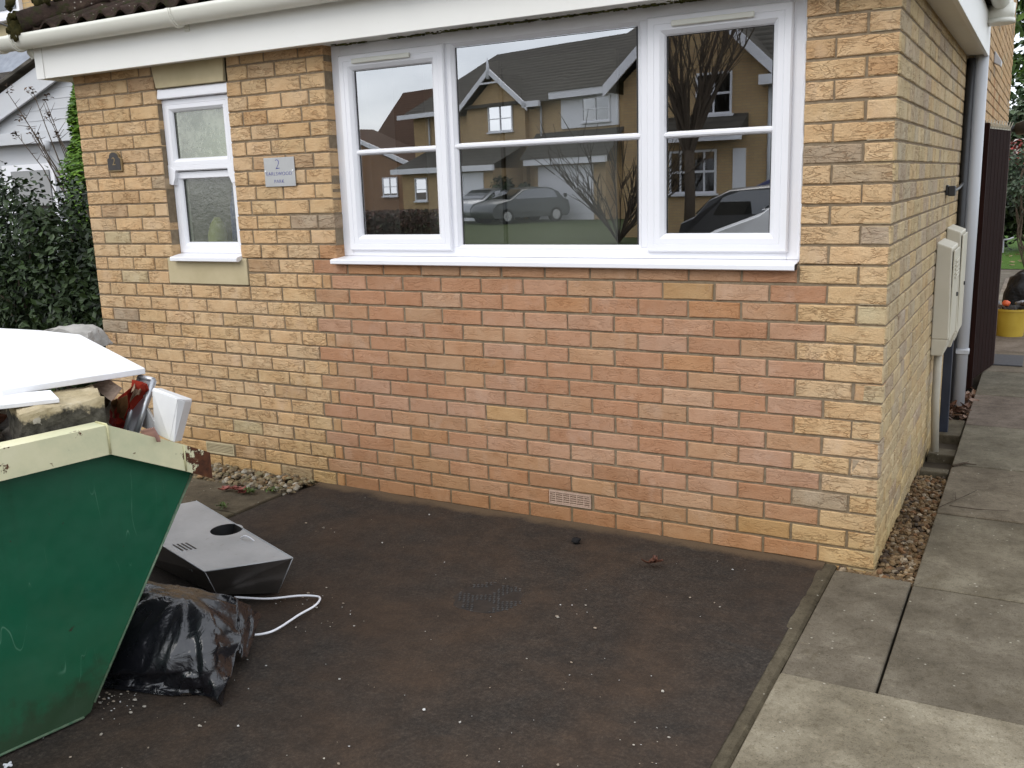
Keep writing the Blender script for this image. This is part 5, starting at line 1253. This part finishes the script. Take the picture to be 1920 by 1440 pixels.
def rooftex(name, c1, c2):
    m = N(name); w = m.n.new('ShaderNodeTexWave'); w.bands_direction = 'Z'; w.inputs['Scale'].default_value = 2.0; w.inputs['Distortion'].default_value = .4; w.inputs['Detail'].default_value = 2
    m.link(m.co, w.inputs[0]); c = m.ramp(m.noise(4, 6, .7), [(.3, c1), (.7, c2)]); c = m.mix(m.ramp(w.outputs['Fac'], [(.0, .5), (.3, 0.)]), c, m.mix(1., c, (.4, .4, .4), 'MULTIPLY')); m.bump(w.outputs['Fac'], .5, .03); return m.set(c, .9, 0, .2)
M_RT_D = rooftex('dark_roof_tiles', (.06, .055, .045), (.11, .098, .08))
M_RT_B = rooftex('brown_roof_tiles', (.075, .04, .025), (.12, .068, .042))
M_DARKGLASS = glass_mat('far_window_glass', .1, (.25, .27, .28))
M_LEAD = mottled('lead_flashing', (.2, .22, .26), (.3, .33, .38), 6, .6, .2)
nh = thing('neighbour_house', 'neighbouring yellow brick house with a white clad gabled porch, left of the house', 'house', (-14, 7, 0))
m = MB(); m.box(-20, -10.2, 7.4, 11, -.05, 6.4); part(m, 'wall', M_BT_Y, nh)
m = MB(); m.box(-17.5, -15.25, 7.33, 7.4, 4.66, 6.2); w = part(m, 'window', M_UPVC, nh); m = MB(); m.box(-17.4, -15.33, 7.31, 7.33, 4.8, 6.1); part(m, 'pane', M_DARKGLASS, w)
m = MB(); m.box(-17.6, -15.15, 7.2, 7.4, 4.6, 4.66); part(m, 'window_sill', M_UPVC, w)
m = MB(); m.box(-17.6, -15.05, 7.36, 7.4, 4.36, 4.6); part(m, 'stone_cill', M_STONE, nh)
m = MB(); m.prism([(-20, 7.39, 4.15), (-20, 7.0, 3.72), (-20, 7.39, 3.66)], (7.2, 0, 0)); part(m, 'lead_flashing', M_LEAD, nh)
# porch gable
m = MB(); m.box(-17.2, -11.0, 6.1, 7.4, -.05, 2.6); part(m, 'porch_wall', M_PIPE, nh)
m = MB(); m.prism([(-15.6, 6.0, 2.44), (-10.6, 6.0, 2.44), (-12.2, 6.0, 3.42), (-15.6, 6.0, 2.6)], (0, .05, 0))
for i in range(6): z = 2.46+i*.16; 
part(m, 'gable_cladding', M_PIPE, nh)
m = MB()
for i in range(1, 6):
    z = 2.44+i*.15; xl = -14.75+(z-2.44)/(.98)*2.55; m.box(xl, -12.0, 5.992, 6.0, z, z+.012)
part(m, 'cladding_boards', M_PIPE, nh)
m = MB(); m.prism([(-14.9, 5.9, 2.52), (-12.2, 5.9, 3.42), (-12.2, 5.9, 3.78), (-14.9, 5.9, 2.88)], (0, .06, 0)); m.prism([(-14.9, 5.885, 2.50), (-12.2, 5.885, 3.40), (-12.2, 5.885, 3.43), (-14.9, 5.885, 2.53)], (0, .03, 0)); m.box(-14.9, -11, 5.88, 5.95, 2.40, 2.58); m.box(-14.95, -14.45, 5.75, 6.0, 2.5, 2.78)
part(m, 'bargeboard', M_PIPE, nh, bevel=.005)
m = MB()
for k in range(5):
    o = k*.2; a = Vector((-15.0, 5.85+o*.0, 2.9+.0)); 
for k in range(7):
    y = 5.82+k*.22; m.prism([(-15.2, y, 2.87+k*.012), (-12.2, y, 3.84+k*.012), (-12.2, y, 3.89+k*.012), (-15.2, y, 2.92+k*.012)], (0, .24, 0)); m.tube([(-15.2, y+.1, 2.93+k*.012), (-12.2, y+.1, 3.9+k*.012)], .05, 8)
part(m, 'porch_roof', M_RT_D, nh)
m = MB(); m.tube([(-12.95, 5.85, 2.34), (-12.95, 5.85, 2.2), (-12.85, 5.95, 2.0), (-12.8, 6.02, 1.8), (-12.8, 6.02, 0)], .05, 12); m.tube([(-12.95, 5.85, 2.42), (-12.95, 5.85, 2.28)], .075, 12); part(m, 'downpipe', M_PIPE, nh)
m = MB(); m.box(-14.4, -13.1, 6.04, 6.1, .9, 2.1); w = part(m, 'window', M_UPVC, nh); m = MB(); m.box(-14.15, -13.2, 6.02, 6.04, 1.0, 2.0); part(m, 'pane', M_DARKGLASS, w)
m = MB(); m.prism([(-20.5, 7.0, 6.3), (-20.5, 11.4, 6.3), (-20.5, 9.2, 8.4)], (10.7, 0, 0)); part(m, 'roof', M_RT_D, nh)
# back garden on the right
bk = thing('yellow_bucket', 'yellow plastic bucket heaped with tools, standing on the path beyond the gate', 'bucket', (.26, 6.1, 0))
M_YB = mottled('yellow_plastic', (.42, .28, .025), (.5, .35, .04), 7, .5)
m = MB(); m.tube([(.275, 6.1, .012), (.275, 6.1, .26)], [.118, .142], 28, cap=False); m.tube([(.275, 6.1, .012), (.275, 6.1, .018)], .117, 28); m.tube([(.275, 6.1, .25), (.275, 6.1, .272)], [.152, .152], 28, cap=False); m.tube([(.275, 6.1, .25), (.275, 6.1, .251)], [.152, .14], 28, cap=False); part(m, 'tub', M_YB, bk)
tl = thing('tool_heap', 'jumble of tools, white and orange handled, piled in the yellow bucket', 'tools', (.275, 6.1, .2))
m = MB(); 
for i in range(16): p = Vector((.275+rnd(-.11, .11), 6.1+rnd(-.1, .1), .27+rnd(-.02, .05))); q = p+Vector((rnd(-.12, .12), rnd(-.1, .1), rnd(-.05, .04))); m.tube([p, q], [rnd(.012, .03), rnd(.01, .025)], 8, True, shade(random.choice([(.03, .03, .03), (.05, .045, .04), (.4, .4, .42), (.1, .07, .05), (.3, .3, .3)]), .2))
part(m, 'tools', M_CHIP, tl, attr='brick')
m = MB(); lump(m, (.235, 6.0, .325), (.035, .03, .028), 3, .2); part(m, 'orange_handle', mottled('orange_plastic', (.6, .1, .03), (.7, .13, .04), 9, .5), tl)
b2 = thing('bin_bag', 'black bin bag standing behind the yellow bucket in the back garden', 'bin bag', (.38, 6.5, 0), 'black bin bags')
part(bag('bag', (.40, 6.55, .27), (Vector((1, 0, 0)), Vector((0, 1, 0)), ezv), (.2, .17, .27), '', 9, [((.1, 0, 1), .09, 10)], 60, 40, .7), 'sack', mottled('dull_black_polythene', (.008, .008, .009), (.016, .016, .017), 9, .5, spec=.3, bump=.6, bscale=25, bdist=.02), b2)
m = MB(); m.box(.2, .42, 4.5, 4.97, .017, .028); tag(m.build('drain_grate', mottled('dark_grey_rubber', (.05, .05, .055), (.075, .075, .08), 40, .8, bump=.4), bevel=.003), 'dark grey rectangular mat lying on the path beyond the gate', 'mat')
bpy.data.objects['drain_grate'].name = 'door_mat'
m = MB(); m.tube([(.2, 9.0, .05), (.36, 8.9, .035)], .012, 6); tag(m.build('pipe_offcut', M_BLACK), 'short black pipe offcut on the patio behind the bin bag', 'pipe')
def garden_tree(name, label, c, r, n, cols, sz, seed, cl=30, spread=.5, extra=None, trunk=.02):
    t = thing(name, label, 'shrub' if r[2] < 1.4 else 'tree', (c[0], c[1], 0), 'trees and shrubs at the end of the garden')
    mm_ = MB(); foliage(mm_, crown_pts(n, c, r, cl, spread, seed, .35), sz, cols, 1.7); part(mm_, 'crown', M_LEAF, t, attr='brick')
    mm_ = MB(); stems(mm_, (c[0], c[1], -.05), [(c[0]+rnd(-.5, .5)*r[0], c[1]+rnd(-.4, .4), c[2]+rnd(-.3, .5)*r[2]) for i in range(7)], trunk, .02, .15); part(mm_, 'trunk', M_BARK, t); return t
garden_tree('garden_shrub', 'dark evergreen shrub at the end of the lawn behind the gate', (.4, 16.5, .95), (1.5, .8, 1.0), 5200, [(.012, .02, .008), (.022, .035, .012), (.03, .045, .015)], (.05, .1), 21)
garden_tree('garden_shrub', 'grey green shrub above the red one at the end of the garden', (.35, 17.4, 2.35), (1.2, .8, .75), 4200, [(.07, .1, .05), (.05, .085, .04), (.1, .13, .07)], (.05, .1), 22)
garden_tree('red_shrub', 'shrub with red autumn leaves and pale flowers at the end of the garden', (.3, 15.6, 1.75), (.8, .4, .5), 1900, [(.32, .04, .03), (.22, .03, .02), (.07, .1, .05), (.5, .42, .4)], (.04, .09), 23, 14, .3)
garden_tree('garden_tree', 'tall mid green tree at the top right beyond the house', (.9, 20, 4.6), (2.0, 1.3, 1.9), 5200, [(.05, .1, .015), (.08, .14, .02), (.03, .06, .012)], (.08, .16), 24, 34, .7)
garden_tree('garden_shrub', 'small grey leaved shrub right beside the black lamp', (.28, 13.2, 1.35), (.5, .35, .5), 1500, [(.09, .12, .08), (.06, .1, .05), (.12, .15, .1)], (.03, .06), 25, 12, .25, None, .006)
m = MB()
for i in range(40):
    R = Matrix.Rotation(rnd(0, 6.3), 3, 'Z') @ Matrix.Rotation(rnd(-.4, .4), 3, 'X'); leaf_shape(m, (rnd(-.2, 1.2), rnd(13.1, 16), .03), .09, .06, R, shade((.32, .24, .13), .25))
tag(m.build('lawn_leaves', M_LEAF, attr='brick'), 'pale fallen leaves dotted over the back lawn', 'leaves', kind='stuff')

# ================================================================== THE STREET OPPOSITE (seen in the window glass)
sheet('pavement', [(-60, -11.5), (40, -11.5), (40, -9.0), (-60, -9.0)], -.03, M_SLAB, attr='brick')
sheet('road', [(-80, -19), (60, -19), (60, -11.5), (-80, -11.5)], -.09, mottled('road_asphalt', (.04, .04, .04), (.06, .058, .055), 20, .9, bump=.3))
sheet('verge', [(-80, -36), (60, -36), (60, -19), (-80, -19)], -.06, mottled('verge_grass', (.045, .06, .022), (.075, .095, .035), 6, .9, spec=.1, bump=.6))
sheet('front_garden', [(-40, -9.0), (-4.8, -9.0), (-4.8, -.25), (-40, -.25)], -.04, M_EARTH)
an = radians(15); EA = Vector((cos(an), sin(an), 0)); EB = Vector((sin(an), -cos(an), 0)); OG = Vector((-18.0, -35.34, -.1))
def H(a, b, z): return OG+EA*a+EB*b+Vector((0, 0, z))
def hbox(mb, a0, a1, b0, b1, z0, z1): mb.hexa([H(a0, b0, z0), H(a1, b0, z0), H(a1, b1, z0), H(a0, b1, z0)], [H(a0, b0, z1), H(a1, b0, z1), H(a1, b1, z1), H(a0, b1, z1)])
def hwin(root, a0, a1, z0, z1, b=-.02, mull=1, trans=.5):
    m = MB(); f = .07; hbox(m, a0, a0+f, b-.05, b, z0, z1); hbox(m, a1-f, a1, b-.05, b, z0, z1); hbox(m, a0+f, a1-f, b-.05, b, z0, z0+f); hbox(m, a0+f, a1-f, b-.05, b, z1-f, z1)
    for i in range(mull): c = lerp(a0, a1, (i+1)/(mull+1)); hbox(m, c-.03, c+.03, b-.05, b, z0+f, z1-f)
    zz = lerp(z0, z1, trans); hbox(m, a0+f, a1-f, b-.045, b-.002, zz-.02, zz+.02); hbox(m, a0-.05, a1+.05, b-.12, b, z0-.06, z0)
    w = part(m, 'window', M_UPVC, root); m = MB(); hbox(m, a0+f, a1-f, b-.02, b+.01, z0+f, z1-f); part(m, 'pane', M_DARKGLASS, w)
def root_at(name, label, a): 
    p = H(a, 4, .1); return thing(name, label, 'house', (p.x, p.y, 0), 'houses across the street')
# house B: gable bay with finial
hb = root_at('street_house', 'yellow brick house with a white finial gable mirrored in the middle pane', -6)
m = MB(); hbox(m, -10.9, -2.05, 0, 8, 0, 5.3); m.prism([H(-6.6, -.25, 0), H(-2.75, -.25, 0), H(-2.75, -.25, 5.2), H(-4.69, -.25, 6.55), H(-6.6, -.25, 5.2)], EB*.3); part(m, 'wall', M_BT_Y, hb)
m = MB(); m.add([H(-11.4, -.5, 5.25), H(1.3, -.5, 5.25), H(1.2, 4, 8.35), H(-8.6, 4, 8.35), H(-11.4, 8.5, 5.25), H(1.3, 8.5, 5.25)], [(0, 1, 2, 3), (3, 2, 5, 4), (0, 3, 4)])
m.add([H(-7.0, -.6, 5.0), H(-4.69, -.6, 6.75), H(-4.69, 3.3, 6.75), H(-7.0, .2, 5.0), H(-2.4, -.6, 5.0), H(-2.4, .2, 5.0)], [(0, 1, 2, 3), (1, 4, 5, 2)]); part(m, 'roof', M_RT_D, hb)
m = MB()
for s0, s1 in (((-7.1, 4.9), (-4.69, 6.72)), ((-4.69, 6.72), (-2.3, 4.9))):
    m.prism([H(s0[0], -.62, s0[1]), H(s1[0], -.62, s1[1]), H(s1[0], -.62, s1[1]+.28), H(s0[0], -.62, s0[1]+.28)], EB*.05)
m.tube([H(-4.69, -.62, 6.5), H(-4.69, -.62, 7.0), H(-4.69, -.62, 7.45)], [.09, .08, .015], 8); hbox(m, -5.3, -4.1, -.62, -.57, 6.28, 6.36)
hbox(m, -11.5, -6.9, -.62, -.45, 5.1, 5.32); hbox(m, -2.6, -1.6, -.62, -.45, 5.05, 5.3); part(m, 'bargeboard', M_UPVC, hb)
hwin(hb, -5.1, -3.5, 4.1, 5.3, -.27)
for aa in (-9.6, -1.9): m = MB(); m.tube([H(aa, -.1, 5.1), H(aa, -.1, 2.8)], .05, 8); part(m, 'downpipe', M_PIPE, hb)
m = MB(); hbox(m, -9.4, -3.0, -2.2, 0, 0, 2.4); part(m, 'porch_wall', M_BT_Y, hb)
m = MB(); m.add([H(-9.8, -2.6, 2.5), H(-2.6, -2.6, 2.55), H(-2.6, 0, 3.6), H(-9.8, 0, 3.5)], [(0, 1, 2, 3)]); part(m, 'porch_roof', M_RT_D, hb)
m = MB(); hbox(m, -9.8, -2.6, -2.62, -2.5, 2.3, 2.55); part(m, 'porch_fascia', M_UPVC, hb)
m = MB(); hbox(m, -5.9, -3.6, -2.24, -2.2, 0, 2.25); part(m, 'garage_door', M_UPVC, hb); hwin(hb, -8.4, -7.5, 1.0, 2.1, -2.22, 0)
# house C: white cladding over a garage
hc_ = root_at('street_house', 'house with white cladding above a garage door mirrored in the middle pane', 1)
m = MB(); hbox(m, -2.04, 3.2, .01, 8, 0, 5.3); hbox(m, -1.9, 2.2, -.6, 0, 0, 2.5); part(m, 'wall', M_BT_Y, hc_)
m = MB(); hbox(m, -.7, 2.5, -.08, -.0, 4.0, 5.4); part(m, 'cladding', M_UPVC, hc_); hwin(hc_, .55, 2.1, 4.2, 5.25, -.1)
m = MB(); hbox(m, -1.1, 2.9, -.45, -.2, 5.3, 5.6); part(m, 'fascia', M_UPVC, hc_); m = MB(); hbox(m, -2.1, 2.6, -1.15, -1.0, 2.45, 2.75); part(m, 'fascia', M_UPVC, hc_)
m = MB(); m.add([H(-1.3, -.5, 5.6), H(7, -.5, 5.6), H(7, 4, 9.0), H(1.0, 4, 8.8)], [(0, 1, 2, 3)]); m.add([H(-2.3, -1.2, 2.72), H(2.8, -1.2, 2.72), H(2.8, 0, 3.9), H(-2.3, 0, 3.9)], [(0, 1, 2, 3)]); part(m, 'roof', M_RT_D, hc_)
m = MB(); hbox(m, -1.65, 1.55, -.66, -.6, 0, 2.4)
for i in range(5): hbox(m, -1.6, 1.5, -.672, -.66, .3+i*.42, .32+i*.42)
gd_ = part(m, 'garage_door', M_UPVC, hc_, bevel=.01); m = MB(); hbox(m, -.1, .05, -.7, -.672, 1.05, 1.2); part(m, 'handle', M_BLACK, gd_)
# house A: brown roof on the left
ha = root_at('street_house', 'brown roofed brick house mirrored in the left pane', -15)
m = MB(); hbox(m, -22, -11.8, 6, 14, 0, 3.6); part(m, 'wall', M_BT_R, ha)
m = MB(); m.add([H(-23, 5.4, 3.4), H(-11.2, 5.4, 3.4), H(-13.2, 9.5, 7.9), H(-23, 9.5, 7.9), H(-11.2, 14, 3.4)], [(0, 1, 2, 3), (1, 4, 2)]); m.add([H(-22, 3, 5.4), H(-14.5, 3, 2.9), H(-14.5, 6, 2.9), H(-22, 6, 5.4)], [(0, 1, 2, 3)]); part(m, 'roof', M_RT_B, ha)
m = MB(); m.prism([H(-22, 2.95, 5.2), H(-14.3, 2.95, 2.62), H(-14.3, 2.95, 2.9), H(-22, 2.95, 5.48)], EB*.06); hbox(m, -22, -11.3, 5.3, 5.4, 3.2, 3.42); part(m, 'bargeboard', M_UPVC, ha)
m = MB(); m.prism([H(-22, 3.1, 0), H(-14.6, 3.1, 0), H(-14.6, 3.1, 2.6), H(-22, 3.1, 5.1)], EB*2.8); part(m, 'front_wing', M_BT_R, ha); hwin(ha, -17.6, -16.2, 1.2, 2.3, 3.06)
# house D: nearer gable on the right
hd = thing('street_house', 'brick gabled house behind a bare tree mirrored in the right pane', 'house', (-8, -24, 0), 'houses across the street')
YD = -21.85
def wbox(mb, x0, x1, y0, y1, z0, z1): mb.box(x0, x1, y0, y1, z0, z1)
m = MB(); m.prism([(-10.1, YD, -.1), (-6.05, YD, -.1), (-6.05, YD, 4.25), (-8.07, YD, 6.1), (-10.1, YD, 4.25)], (0, -8, 0)); part(m, 'wall', M_BT_Y, hd)
m = MB(); m.box(-6.04, -2.5, YD-7.9, YD-1.6, -.1, 4.2); part(m, 'side_wall', M_BT_R, hd)
m = MB(); m.add([(-10.55, YD+.4, 4.0), (-8.07, YD+.4, 6.35), (-8.07, YD-8.4, 6.35), (-10.55, YD-8.4, 4.0), (-5.6, YD+.4, 4.0), (-5.6, YD-8.4, 4.0)], [(0, 1, 2, 3), (1, 4, 5, 2)]); m.add([(-8, YD-1.2, 4.0), (-2, YD-1.2, 4.0), (-2, YD-5, 7.6), (-8, YD-5, 7.6)], [(0, 1, 2, 3)]); part(m, 'roof', M_RT_D, hd)
m = MB()
for p, q in (((-10.55, 3.85), (-8.07, 6.2)), ((-8.07, 6.2), (-5.6, 3.85))): m.prism([(p[0], YD+.42, p[1]), (q[0], YD+.42, q[1]), (q[0], YD+.42, q[1]+.32), (p[0], YD+.42, p[1]+.32)], (0, -.06, 0))
m.box(-6.2, -5.55, YD-.1, YD+.42, 3.85, 4.1); part(m, 'bargeboard', M_UPVC, hd)
def dwin(x0, x1, z0, z1, n):
    m = MB(); f = .06; y = YD+.04; m.box(x0, x0+f, YD, y, z0, z1); m.box(x1-f, x1, YD, y, z0, z1); m.box(x0+f, x1-f, YD, y, z0, z0+f); m.box(x0+f, x1-f, YD, y, z1-f, z1)
    for i in range(n): c = lerp(x0, x1, (i+1)/(n+1)); m.box(c-.025, c+.025, YD, y, z0+f, z1-f)
    c = (z0+z1)/2; m.box(x0+f, x1-f, YD, y-.002, c-.03, c+.03); m.box(x0-.06, x1+.06, YD, y+.08, z0-.06, z0); w = part(m, 'window', M_UPVC, hd); m = MB(); m.box(x0+f, x1-f, YD, YD+.015, z0+f, z1-f); part(m, 'pane', M_DARKGLASS, w)
dwin(-8.75, -7.4, 1.13, 2.3, 3); dwin(-8.0, -7.0, 3.2, 4.3, 1)
m = MB(); m.prism([(-9.0, YD, 2.75), (-9.0, YD+.8, 2.62), (-9.0, YD+.8, 2.74), (-9.0, YD, 3.2)], (2.45, 0, 0)); part(m, 'canopy', M_RT_D, hd); m = MB(); m.box(-9.05, -6.5, YD+.8, YD+.86, 2.5, 2.72); part(m, 'canopy_fascia', M_UPVC, hd)
m = MB(); m.tube([(-5.98, YD+.06, 3.9), (-5.98, YD+.06, -.1)], .05, 8); part(m, 'downpipe', M_PIPE, hd)
m = MB(); m.box(-6.95, -6.6, YD, YD+.05, .1, 2.3); part(m, 'door', M_UPVC, hd)
# bare trees
def vase_tree(name, label, base, trunk, z0, fans, n, seed, lean=.38):
    rs = random.Random(seed); t = thing(name, label, 'tree', base, 'bare trees across the street'); m = MB(); b = Vector(base)
    if trunk: m.tube([b, b+Vector((.03, 0, z0*.5)), b+Vector((0, 0, z0))], [trunk*1.15, trunk, trunk*.9], 8)
    for i in range(n):
        a = rs.uniform(0, 2*pi); k = lean*sqrt(rs.random()); d = Vector((k*cos(a), k*sin(a), 1)).normalized(); L = fans*rs.uniform(.7, 1.05); r0 = (trunk or .05)*rs.uniform(.3, .5)
        p = b+Vector((0, 0, z0*rs.uniform(.8, 1.1) if trunk else 0)); P = [p+d*L*q+Vector((rs.uniform(-1, 1), rs.uniform(-1, 1), 0))*.05*L*q+Vector((k*cos(a), k*sin(a), 0))*.35*L*q*q for q in (0, .2, .4, .6, .8, 1)]
        m.tube(P, [r0, r0*.85, r0*.7, r0*.5, r0*.35, .006], 5, cap=False)
        for j in range(9):
            q = rs.uniform(.25, .95); i0 = min(4, int(q*5)); s = P[i0].lerp(P[i0+1], q*5-i0); e = s+(d+Vector((rs.uniform(-.6, .6), rs.uniform(-.6, .6), rs.uniform(-.1, .3)))).normalized()*L*rs.uniform(.15, .4)
            m.tube([s, s.lerp(e, .5)+Vector((rs.uniform(-.04, .04), rs.uniform(-.04, .04), .03)), e], [.016, .011, .005], 4, cap=False)
    part(m, 'branches', M_BARK, t); return t
vase_tree('bare_tree', 'bare multi stemmed tree mirrored in the right pane', (-7.5, -19.85, -.06), .14, 2.3, 4.2, 26, 3)
vase_tree('bare_tree', 'bare twiggy bush mirrored in the middle pane before the garage door', (-9.35, -19.6, -.06), 0, 0, 2.9, 26, 8, .85)
hg = thing('low_hedge', 'reddish brown low hedge mirrored at the bottom of the left pane', 'hedge', (-17, -24, 0)); m = MB()
foliage(m, [(Vector((rnd(-22, -17.6), -23.5+rnd(-.5, .5), rnd(-.05, .8))), Vector((0, .5, .6))) for i in range(5000)], (.05, .1), [(.1, .05, .03), (.07, .04, .025), (.13, .06, .04), (.05, .05, .02)]); part(m, 'foliage', M_LEAF, hg, attr='brick')
m = MB(); foliage(m, crown_pts(2500, (-20.5, -33.5, .9), (1.2, .8, 1.0), 16, .5, 3), (.08, .15), DG); gsh = thing('street_shrub', 'dark green shrub mirrored in the left pane by the house corner', 'shrub', (-20.5, -33.5, 0)); part(m, 'foliage', M_LEAF, gsh, attr='brick')
# cars
def car_paint(name, c, met=.3):
    m = N(name); m.bump(m.noise(2, 2), .02, .01); return m.set(c, .28, met, .6)
M_TYRE = mottled('tyre', (.012, .012, .012), (.02, .02, .02), 30, .85); M_RIMW = mottled('alloy', (.4, .4, .4), (.5, .5, .5), 10, .35, .7); M_LAMP = mottled('red_lamp', (.4, .01, .01), (.5, .02, .02), 10, .2); M_CARGLASS = glass_mat('car_glass', .08, (.06, .07, .07))
def car(name, label, loc, rz, prof, glassr, Wd, paint, wheels, plate=None):
    """prof: side outline (x forward, z); glassr: greenhouse outline; lofted across the width with tumblehome"""
    t = thing(name, label, 'van' if 'van' in name else 'car', loc, 'vehicles in the street'); t.rotation_euler[2] = rz
    def p_(mb, nm, mat, **k): o = mb.build(nm, mat, t, **k); return o
    m = MB(); ws = [-1, -.94, -.6, 0, .6, .94, 1]; rings = []
    for w in ws:
        rings.append([Vector((x*(1-.012*abs(w)**6), w*Wd/2*(1-.14*max(0, (z-.85)/.7)), z-(.05*abs(w)**8 if z > .5 else 0))) for x, z in prof])
    m.sweep(rings, None, smooth=True); body = p_(m, 'body', paint, bevel=0)
    m = MB()
    for s in (-1, 1):
        a = [Vector((x, s*(Wd/2*(1-.14*max(0, (z-.85)/.7))+.006), z)) for x, z in glassr]; m.add(a, [tuple(range(len(a)))])
    p_(m, 'side_window', M_CARGLASS)
    m = MB(); xs = sorted(glassr, key=lambda q: q[1]); 
    for (x0, z0), (x1, z1) in ends:
        m.add([(x0, -Wd*.4, z0), (x0, Wd*.4, z0), (x1, Wd*.36, z1), (x1, -Wd*.36, z1)], [(0, 1, 2, 3)])
    p_(m, 'windscreen', M_CARGLASS)
    for x in wheels:
        for s in (-1, 1):
            m = MB(); m.tube([(x, s*(Wd/2-.2), .31), (x, s*(Wd/2+.005), .31)], .31, 22); wv = p_(m, 'wheel', M_TYRE); m = MB(); m.tube([(x, s*(Wd/2+.004), .31), (x, s*(Wd/2+.014), .31)], .2, 16); o = m.build('rim', M_RIMW, wv)
    for s in ((-1, 1) if plate else ()):
        xr = min(q[0] for q in prof); m = MB(); m.box(xr+.02, xr+.2, s*Wd*.36-.11, s*Wd*.36+.11, .78, .98); p_(m, 'tail_lamp', M_LAMP, bevel=.03)
    if plate: m = MB(); m.box(min(q[0] for q in prof)-.012, min(q[0] for q in prof)+.02, -.26, .26, .48, .6); p_(m, 'number_plate', plate)
    return t
HATCH = [(-1.95, .35), (-2.0, .6), (-1.93, .92), (-1.7, 1.02), (-1.45, 1.3), (-1.1, 1.45), (-.3, 1.5), (.35, 1.42), (1.05, 1.02), (1.75, .88), (1.98, .68), (2.0, .38), (1.9, .25), (-1.85, .25)]
HG = [(-1.35, 1.02), (-1.2, 1.3), (-.9, 1.4), (-.2, 1.42), (.3, 1.36), (.9, 1.02)]
ends = [((-1.72, 1.03), (-1.44, 1.31)), ((1.03, 1.05), (.37, 1.42))]
p = H(-3.0, -2.6, .1)
car('parked_car', 'silver hatchback with a yellow rear plate mirrored in the middle pane', (p.x, p.y, -.06), radians(-75)+pi, HATCH, HG, 1.75, car_paint('silver_paint', (.3, .31, .32), .6), (-1.25, 1.25), mottled('yellow_plate', (.55, .42, .05), (.6, .46, .06), 9, .4))
p = H(-.4, -3.2, .1)
car('parked_car', 'dark grey car beside the silver hatchback mirrored in the middle pane', (p.x, p.y, -.06), radians(-62)+pi, HATCH, HG, 1.8, car_paint('grey_paint', (.07, .075, .075), .4), (-1.25, 1.25))
car('parked_car', 'black car behind the white van mirrored in the right pane', (-3.05, -12.75, -.09), 0, HATCH, HG, 1.8, car_paint('black_paint', (.012, .012, .014), .1), (-1.25, 1.25))
car('parked_car', 'dark blue tall car beyond the black car mirrored in the right pane', (-3.1, -15.8, -.09), 0, [(x, z*1.13) for x, z in HATCH], [(x, z*1.13) for x, z in HG], 1.85, car_paint('blue_paint', (.01, .015, .09), .2), (-1.25, 1.25))
VAN = [(-2.4, .4), (-2.42, 1.0), (-2.35, 1.8), (-2.1, 1.92), (.3, 1.92), (.75, 1.82), (1.72, 1.1), (2.4, .86), (2.62, .6), (2.6, .35), (-2.3, .28)]
ends = [((1.70, 1.13), (.78, 1.81))]
car('white_van', 'white van nosing in from the right mirrored in the right pane', (-1.15, -9.8, -.04), pi, VAN, [(-.1, 1.08), (-.1, 1.72), (.6, 1.72), (1.4, 1.1)], 1.9, car_paint('white_paint', (.72, .72, .72), 0), (-1.6, 1.6))
random.seed(3)
